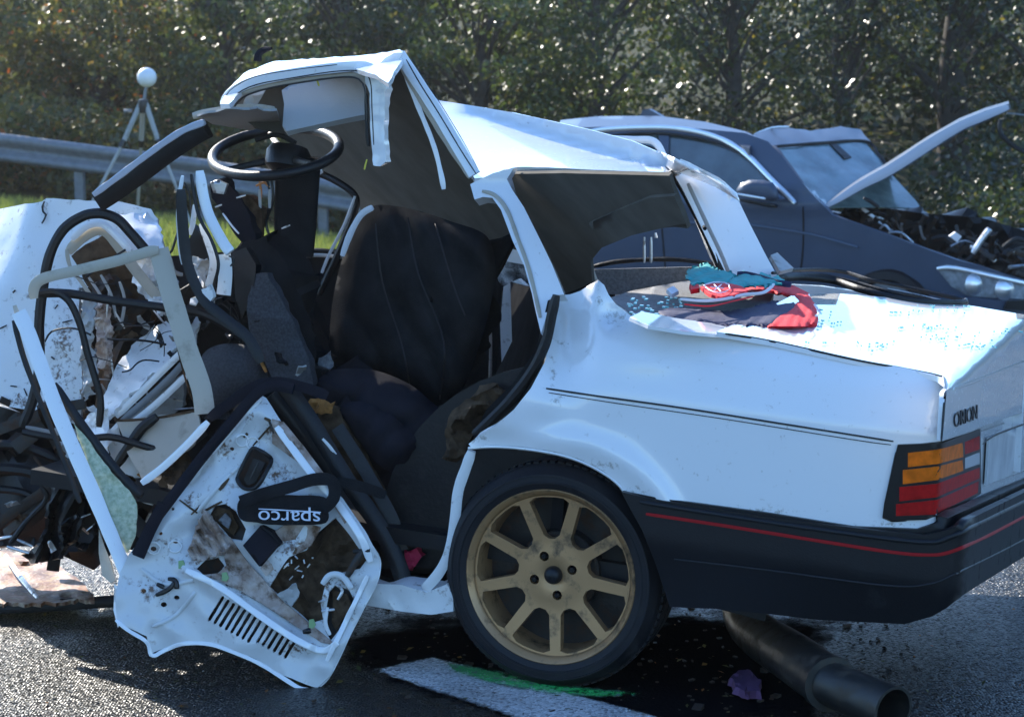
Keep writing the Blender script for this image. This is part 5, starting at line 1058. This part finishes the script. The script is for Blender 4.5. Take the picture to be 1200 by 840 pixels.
# shut lines, creases, handle
for c in ([(941, 242), (941.5, 265), (941, 290), (938, 320)], [(770, 216), (775, 260), (780, 320)]): band('shut_line', c, 1.8, M['letter'], grey, fn=nearer(gfn, .006), flat=.4)
band('body_crease', [(790, 262), (860, 262), (940, 273), (985, 284), (1005, 290)], 3.5, M['greycar'], grey, fn=nearer(gfn, .012), flat=.5)
sheet('crease_panel', [(900, 262), (940, 272), (1003, 289), (940, 283), (900, 276)], nearer(gfn, .004), M['greycar'], grey, step=8, thick=.006)  # thin raised strip below the crease, same paint as the body
sheet('headlight', [(1096, 313), (1110, 310), (1150, 317), (1205, 330), (1230, 340), (1228, 352), (1190, 350), (1135, 347), (1115, 336)], nearer(gfn, .015), M['lampglass'], grey, step=8, thick=.05)
hl_ = bpy.data.objects['headlight']
band('lamp_rim', [(1098, 315), (1118, 314), (1160, 323), (1205, 333)], 5, M['chrome'], grey, hl_, fn=nearer(gfn, .03), flat=.5)
for x, y in ((1145, 333), (1180, 339)): lathe('lamp_lens', [(.001, .02), (.05, .01), (.075, -.02)], frame(nearer(gfn, .02)(x, y), bx*.6-by*.8, UZ, (bx*.8+by*.6)), M['chrome'], grey, hl_, n=20)
sheet('front_bumper', [(1100, 345), (1160, 352), (1240, 356), (1240, 420), (1120, 430)], nearer(gfn, .05), M['greycar'], grey, step=12, thick=.05)
sheet('air_intake', [(1180, 353), (1200, 352), (1240, 356), (1235, 366), (1176, 362)], nearer(gfn, .08), M['plastic'], grey, step=8, thick=.02)
sheet('far_flank', [(760, 240), (960, 245), (1130, 280), (1180, 300), (1190, 330), (1000, 330), (760, 320)], lambda a, b: bL(a, b, -1.55), M['greycar'], grey, step=20, thick=.05)
sheet('interior', [(680, 170), (780, 160), (900, 180), (960, 240), (1000, 300), (660, 300)], lambda a, b: bL(a, b, -1.2), M['fabric'], grey, step=24, thick=.1)
for px, py in (wc1, (690, 410)):
    c = bL(px, py, -.06); Mw = frame(c, bx, UZ, by)
    wv = lathe('wheel', [(.09, .0), (.2, .01), (.23, .02), (.235, .0), (.235, -.1)], Mw, M['steel'], grey, n=36)
    lathe('tyre', [(.23, .02), (.25, .035), (.30, .03), (.32, .0), (.32, -.18), (.24, -.2)], Mw, M['tyre'], grey, wv, n=48)
# raised bonnet: a bent sheet seen along its edge
up_ = [(964, 243), (985, 228), (1010, 211), (1037, 196), (1062, 180), (1088, 163), (1125, 142), (1155, 130), (1182, 122)]
bon = bmesh.new(); rowsA = []
for k in range(7):
    ro = []
    for i, (a, b) in enumerate(up_):
        p = at(a, b, bL(964, 243, -.1).y-.25*(a-964)/218*0.9); d = (p-CAMP).normalized()
        q = p + d*(k*.17) + UZ*(.02*math.sin(k/6*math.pi)); ro.append((q, d))
    rowsA.append(ro)
thk = [3, 8, 11, 13, 14, 14, 12, 11, 7]
vt = [[bon.verts.new(q) for q, d in ro] for ro in rowsA]
vb = [[bon.verts.new(q-UZ*(thk[i]*14.0/F)-bx*(.3*thk[i]*14.0/F)*-1) for i, (q, d) in enumerate(ro)] for ro in rowsA]
for k in range(6):
    for i in range(len(up_)-1):
        bon.faces.new((vt[k][i], vt[k][i+1], vt[k+1][i+1], vt[k+1][i])); bon.faces.new((vb[k][i], vb[k+1][i], vb[k+1][i+1], vb[k][i+1]))
for i in range(len(up_)-1):
    bon.faces.new((vt[0][i], vb[0][i], vb[0][i+1], vt[0][i+1])); bon.faces.new((vt[6][i], vt[6][i+1], vb[6][i+1], vb[6][i]))
for k in range(6):
    bon.faces.new((vt[k][0], vt[k+1][0], vb[k+1][0], vb[k][0])); bon.faces.new((vt[k][-1], vb[k][-1], vb[k+1][-1], vt[k+1][-1]))
bo = link('bonnet', mesh_bm(bon), M['greycar'], grey)
Yb = bL(964, 243, -.1).y
band('bonnet_edge', [(a, b+thk[i]*.5, max(3, thk[i]*.95)) for i, (a, b) in enumerate(up_)], 10, M['skin_sheen'], grey, bo, fn=lambda a, b: at(a, b, Yb-.225*(a-964)/218-.03), flat=.25)  # pale colour stands in for sunlight glancing off the bonnet paint
band('bonnet_hinge', [(1012, 232), (1020, 236), (1030, 243)], 5, M['plastic'], grey, fn=dep(13.9))
band('bonnet_latch', [(1172, 140), (1172, 155), (1180, 165), (1192, 174), (1205, 180)], 6, M['plastic'], grey, fn=dep(13.9))
band('bonnet_cable', [(1180, 133), (1200, 135), (1240, 140)], 2.5, M['steel'], grey, fn=dep(13.9))
# engine bay
sheet('engine_bay', [(985, 250), (1040, 244), (1080, 250), (1150, 255), (1200, 270), (1250, 280), (1250, 345), (1150, 322), (1080, 300), (1020, 276)], crumple(lambda a, b: bL(a, b, -.9), .1, 6), M['plastic'], grey, step=8, thick=.1)
bm = bmesh.new(); bm2 = bmesh.new(); rs = random.Random(21)
for i in range(120):
    px = rs.uniform(1020, 1240); py = rs.uniform(248, 274)+(px-1020)*.24; p = bL(px, py, rs.uniform(-1.0, -.25)); d = Vector((rs.uniform(-1, 1), rs.uniform(-.5, .5), rs.uniform(-.6, .6))).normalized(); L = rs.uniform(.03, .11)
    tube_bm(bm2 if i % 9 == 0 else bm, [p-d*L, p+Vector((0, 0, rs.uniform(-.04, .04))), p+d*L], rs.uniform(.006, .024)*(.6 if i % 9 == 0 else 1), n=6, smooth=3, sq=rs.random() < .5)
o = link('engine_parts', mesh_bm(bm), M['darkmetal'], grey); o['kind'] = 'stuff'
o = link('bright_engine_parts', mesh_bm(bm2), M['alloy'], grey); o['kind'] = 'stuff'
band('bay_tube', [(1140, 297), (1148, 284), (1160, 268)], 8, M['alloy'], grey, fn=dep(13.7))
band('bay_tube', [(1175, 290), (1190, 280), (1205, 284)], 6, M['plastic'], grey, fn=dep(13.7))
sheet('reservoir', [(1113, 277), (1120, 272), (1127, 277), (1122, 284)], dep(13.8), M['whitecloth'], grey, step=4, thick=.05)

# ================================================================== GUARD RAIL
def rtop(px): return 158+.128*px if px < 246 else 189.5+(px-246)*.168
gr = thing('guard_rail', 'galvanised steel guard rail on posts along the verge behind the wreck', 'guard rail', at(200, 300, 25.5))
rp0, rp1 = at(-120, rtop(-120), 26.2), at(520, rtop(520), 24.8)
bm = bmesh.new(); prof = [(-.06, .012), (-.03, .02), (.0, .012), (.035, -.012), (.05, -.055), (.02, -.10), (-.02, -.13), (-.03, -.155), (-.02, -.18), (.02, -.21), (.05, -.255), (.035, -.29), (0, -.31)]
d = (rp1-rp0); front = Vector((d.y, -d.x, 0)).normalized()
if front.y > 0: front = -front
pts = [at(px, rtop(px), 26.2-1.4*(px+120)/640) for px in (-400, -120, 0, 120, 246, 320, 407, 520, 700)]
rows = [[bm.verts.new(p+front*a+UZ*b) for a, b in prof] for p in pts]; rows2 = [[bm.verts.new(p+front*(a-.006)+UZ*b) for a, b in prof] for p in pts]
for r, r2, s, s2 in zip(rows, rows2, rows[1:], rows2[1:]):
    for i in range(12): bm.faces.new((r[i], r[i+1], s[i+1], s[i])); bm.faces.new((r2[i], s2[i], s2[i+1], r2[i+1]))
    bm.faces.new((r[0], s[0], s2[0], r2[0])); bm.faces.new((r[12], r2[12], s2[12], s[12]))
link('beam', mesh_bm(bm, ang=80), M['steel'], gr)
for px in (-210, -60, 88, 236, 375, 510, 640):
    p = at(px, rtop(px), 26.2-1.4*(px+120)/640)-front*.10; gz = terr(p.x, p.y)-.2
    bevbox('post', Vector((p.x, p.y, (p.z-.03+gz)/2)), Vector((.05, 0, 0)), front*.04, UZ*((p.z-.03-gz)/2), M['steel'], gr)
# ================================================================== TRIPOD with white sphere
TY = 22.0; tp0 = at(168, 122, TY)
tri_ = thing('survey_tripod', 'survey tripod carrying a white target sphere behind the guard rail', 'tripod', Vector((tp0.x, tp0.y, terr(tp0.x, tp0.y))))
gzt = terr(tp0.x, tp0.y)
for px, py, dy in ((118, 218, -.15), (164, 196, .5), (206, 218, -.15)):
    b_ = at(px, py, TY+dy); dv = (b_-tp0); k = (gzt-tp0.z)/dv.z; e = tp0+dv*k; mid = tp0+dv*(.52*k*.55)
    off = Vector((dv.x, dv.y, 0)).normalized()*.03
    lg = tube('leg', [tp0+off, mid, ], [.028, .026], M['visor'], tri_, smooth=1)
    tube('lower_leg', [mid, e], [.018, .015], M['visor'], tri_, lg, smooth=1); tube('leg_clamp', [mid-dv.normalized()*.03, mid+dv.normalized()*.05], .032, M['letter'], tri_, lg, smooth=1)
lathe('tripod_head', [(.001, .05), (.05, .04), (.06, -.02), (.045, -.09), (.001, -.09)], frame(tp0, Vector((1, 0, 0)), Vector((0, 1, 0)), UZ), M['letter'], tri_, n=16)
sp_ = at(172, 91, TY); tube('stem', [tp0, sp_-UZ*.05], .018, M['steel'], tri_, smooth=1)
bm = bmesh.new(); bmesh.ops.create_uvsphere(bm, u_segments=32, v_segments=20, radius=.096, matrix=Matrix.Translation(sp_)); link('sphere', mesh_bm(bm), M['ball'], tri_)
tube('ball_bracket', [at(146, 130, TY), at(150, 130, TY-.02), at(154, 130, TY)], .02, M['steel'], tri_, smooth=1)

# ================================================================== TREES, BUSHES, GRASS
def leaf_mesh(centers, normals, size, tint, shape=.55):
    n = len(centers); rnd = np.random
    a = rnd.normal(size=(n, 3)); a -= (a*normals).sum(1)[:, None]*normals; a /= np.linalg.norm(a, axis=1)[:, None]+1e-9; b = np.cross(normals, a)
    s = size[:, None]
    v = np.stack([centers-a*s, centers-b*s*shape+normals*s*.15, centers+a*s, centers+b*s*shape+normals*s*.15], 1).reshape(-1, 3)
    me = bpy.data.meshes.new('leaves'); me.vertices.add(4*n); me.vertices.foreach_set('co', v.astype(np.float32).ravel())
    me.loops.add(4*n); me.loops.foreach_set('vertex_index', np.arange(4*n, dtype=np.int32)); me.polygons.add(n)
    me.polygons.foreach_set('loop_start', np.arange(0, 4*n, 4, dtype=np.int32)); me.update(calc_edges=True)
    at_ = me.attributes.new('tint', 'FLOAT', 'FACE'); at_.data.foreach_set('value', tint.astype(np.float32)); me.validate(); return me
def leafcloud(blobs, n, size, seed, hue=.3, up=.4, dens_edge=.5):
    r = np.random.RandomState(seed); W_ = np.array([b[3]*b[4]*b[5] for b in blobs])**.67; idx = r.choice(len(blobs), n, p=W_/W_.sum()); B = np.array(blobs)[idx]
    d = r.normal(size=(n, 3)); d /= np.linalg.norm(d, axis=1)[:, None]; rad = r.uniform(0, 1, n)**dens_edge
    c = B[:, :3]+d*rad[:, None]*B[:, 3:6]
    nn = r.normal(size=(n, 3))+np.array([0, 0, up]); nn /= np.linalg.norm(nn, axis=1)[:, None]
    t = np.clip(r.beta(1.6, 3.2, n)+hue*(r.uniform(size=n) < .06), 0, 1)
    return leaf_mesh(c, nn, size*r.uniform(.6, 1.4, n), t)
def tree(name, label, px, Y, h, wdt, m, seed, n, size, hue, lean=0., low=0.0, tr=.14):
    b = at(px, 300, Y); gz = terr(b.x, b.y); r = random.Random(seed)
    T_ = thing(name, label, 'tree', Vector((b.x, b.y, gz)), 'trees behind the guard rail')
    bm = bmesh.new(); top = Vector((b.x+lean, b.y, gz+h*.85)); base_ = Vector((b.x, b.y, gz-.2))
    mids = [base_.lerp(top, k/5)+Vector((r.uniform(-.1, .1), r.uniform(-.1, .1), 0))*(1 if 0 < k < 5 else 0) for k in range(6)]
    tube_bm(bm, mids, [tr*1.3, tr, tr*.85, tr*.65, tr*.45, tr*.2], n=9, smooth=3)
    blobs = []
    for k in range(16):
        z = r.uniform(low, .98); sp = wdt*(1-.55*abs(z-.45))*r.uniform(.3, 1); a = r.uniform(0, 6.283)
        s = base_.lerp(top, max(.06, z*.8)); e = Vector((b.x+lean*z+math.cos(a)*sp, b.y+math.sin(a)*sp*.8, gz+z*h+.25))
        tube_bm(bm, [s, s.lerp(e, .5)+Vector((0, 0, .1)), e], [tr*.4, tr*.25, tr*.08], n=6, smooth=3, cap=False)
        q = r.uniform(.45, .85)*min(1, h/5); blobs.append((e.x, e.y, e.z, q*1.25, q, q*.85))
        for kk in range(2):
            q2 = q*.6; blobs.append((e.x+r.uniform(-q, q), e.y+r.uniform(-q, q), e.z+r.uniform(-q, q)*.8, q2*1.2, q2, q2*.8))
    link('trunk', mesh_bm(bm), M['bark'], T_)
    link('crown', leafcloud(blobs, int(n*.55), size, seed, hue), M[m], T_)
    fb = []; bt_ = bmesh.new()
    for k in range(22):                                         # sprays reaching out of the crown towards the light of the road
        z = r.uniform(.5, 3.3); x = b.x+r.uniform(-1.1, 1.1); y = b.y-r.uniform(1.0, 2.6); q = r.uniform(.15, .38); fb.append((x, y, gz+z, q*1.5, q, q*.8))
        s0 = Vector((b.x+(x-b.x)*.3, b.y-.3, gz+z*.8)); e = Vector((x, y, gz+z)); tube_bm(bt_, [s0, s0.lerp(e, .5)+Vector((0, 0, .12)), e, e+Vector((r.uniform(-.2, .2), -.15, -.05))], [.018, .012, .008, .003], n=5, smooth=3, cap=False)
    link('branches', mesh_bm(bt_), M['bark'], T_); link('outer_leaves', leafcloud(fb, int(n*(.50 if px < 350 else .34 if px < 800 else .13)), size*.85, seed+50, hue, up=.2, dens_edge=.4), M[m], T_)
    return T_
TL = [
 ('orange flecked tree at the far left edge behind the guard rail', -40, 30.1, 3.7, 1.7, 'leafB', 9000, .05, .5, 0.1),
 ('pale leaved tree behind the tripod with thin leaning trunk', 118, 31.1, 3.9, 1.7, 'leafB', 9500, .05, .45, 0.25),
 ('bushy green tree right of the tripod above the steering wheel', 270, 30.6, 3.7, 1.7, 'leafA', 9500, .05, .3, 0),
 ('dark tree behind the bent roof peak of the white car', 420, 32.1, 4.2, 1.7, 'leafC', 9000, .048, .2, -.2),
 ('glossy leaved tree right of the bent roof peak', 560, 30.6, 3.8, 1.7, 'leafA', 10000, .05, .2, .1),
 ('dense tree above the rear of the grey car roof', 700, 31.400000000000002, 4.0, 1.7, 'leafA', 10000, .048, .2, 0),
 ('dark leaved tree above the grey car windscreen', 850, 31.6, 4.2, 1.7, 'leafC', 9500, .046, .25, .1),
 ('yellow tinged tree behind the raised bonnet', 985, 31.8, 4.2, 1.5, 'leafC', 6500, .045, .5, 0),
 ('thick dark trunked tree in the upper right beyond the bonnet tip', 1105, 32.1, 4.3, 1.5, 'leafC', 5200, .045, .4, .3),
 ('green tree at the far right edge beyond the engine bay', 1230, 30.6, 3.8, 1.7, 'leafC', 9000, .046, .35, 0),
]
for i, (lb, px, Y, h, wd, m_, n, sz, hue, ln) in enumerate(TL):
    tree('tree', lb, px, Y, h, wd, m_, 100+i, n, sz, hue, ln, low=.05 if i not in (7, 8) else .35, tr=.13 if i != 8 else .26)
# undergrowth and the far wood behind the first row of trees
def mass(name, label, px0, px1, Y0, Y1, z0, z1, nb, n, size, m_, seed, r0=.5):
    r = random.Random(seed); bl = []
    for i in range(nb):
        Y = r.uniform(Y0, Y1); p = at(r.uniform(px0, px1), 200, Y); g = terr(p.x, p.y); q = r.uniform(.7, 1.3)*r0; bl.append((p.x, p.y, g+r.uniform(z0, z1), q*1.3, q, q*.9))
    o = link(name, leafcloud(bl, n, size, seed, .3), M[m_]); o['kind'] = 'stuff'; o['label'] = label; return o
mass('undergrowth', 'low leafy undergrowth below the trees behind the guard rail', -140, 560, 26.9, 29.5, -.1, .9, 90, 30000, .05, 'leafB', 31, .42)
mass('undergrowth', 'dark green undergrowth behind the grey car', 540, 1340, 27, 30, -.1, .9, 60, 22000, .05, 'leafC', 32)
mass('far_wood', 'dark far wood closing the view behind the first trees', -1100, 2300, 36, 40, .0, 3.6, 560, 120000, .085, 'leafC', 33, .95)
mass('ivy_bank', 'green leafy bank at the right beyond the wrecked engine', 1120, 1330, 24, 26.5, -.1, .9, 26, 9000, .04, 'leafC', 35, .45)
o = link('fallen_leaves', leaf_mesh(np.array(lc), nn_, rl.uniform(.004, .013, 260), rl.uniform(size=260)), M['leafB']); o['kind'] = 'stuff'; o['label'] = 'small dry leaves scattered on the asphalt'
# grass on the verge
def grassmass(px0, px1, Y0, Y1, n, seed):
    r = np.random.RandomState(seed); Y = r.uniform(Y0, Y1, n); px = r.uniform(px0, px1, n); c = np.array([at(a, 250, b) for a, b in zip(px, Y)]); 
    z = np.array([terr(q[0], q[1]) for q in c]); h = r.uniform(.06, .20, n); a = r.uniform(0, 6.283, n); ln = r.normal(size=(n, 2))*.05
    w_ = .008; bx_ = np.stack([np.cos(a)*w_, np.sin(a)*w_, 0*a], 1); b0 = np.stack([c[:, 0], c[:, 1], z-.01], 1); tp_ = b0+np.stack([ln[:, 0], ln[:, 1], h], 1)
    v = np.stack([b0-bx_, b0+bx_, tp_], 1).reshape(-1, 3)
    me = bpy.data.meshes.new('grass'); me.vertices.add(3*n); me.vertices.foreach_set('co', v.astype(np.float32).ravel()); me.loops.add(3*n); me.loops.foreach_set('vertex_index', np.arange(3*n, dtype=np.int32))
    me.polygons.add(n); me.polygons.foreach_set('loop_start', np.arange(0, 3*n, 3, dtype=np.int32)); me.update(calc_edges=True)
    t = me.attributes.new('tint', 'FLOAT', 'FACE'); t.data.foreach_set('value', r.uniform(size=n).astype(np.float32)); return me
o = link('grass', grassmass(-500, 620, 17.8, 24.6, 80000, 41), M['grass']); o['kind'] = 'stuff'; o['label'] = 'short sunlit grass on the verge below the guard rail'

# ================================================================== AIR
bm = bmesh.new(); box_bm(bm, Vector((0, 25, 4.5)), Vector((94, 0, 0)), Vector((0, 69, 0)), Vector((0, 0, 7.2)))
bmesh.ops.recalc_face_normals(bm, faces=bm.faces[:]); me = bpy.data.meshes.new('haze'); bm.to_mesh(me); bm.free()
hm = bpy.data.materials.new('haze'); hm.use_nodes = True; t = hm.node_tree; t.nodes.remove(t.nodes['Principled BSDF'])
pv = t.nodes.new('ShaderNodeVolumePrincipled'); pv.inputs['Color'].default_value = (.95, .96, .98, 1); pv.inputs['Density'].default_value = .0005; pv.inputs['Anisotropy'].default_value = .75
t.links.new(pv.outputs[0], t.nodes['Material Output'].inputs['Volume'])
o = link('haze', me, hm, kind='stuff')
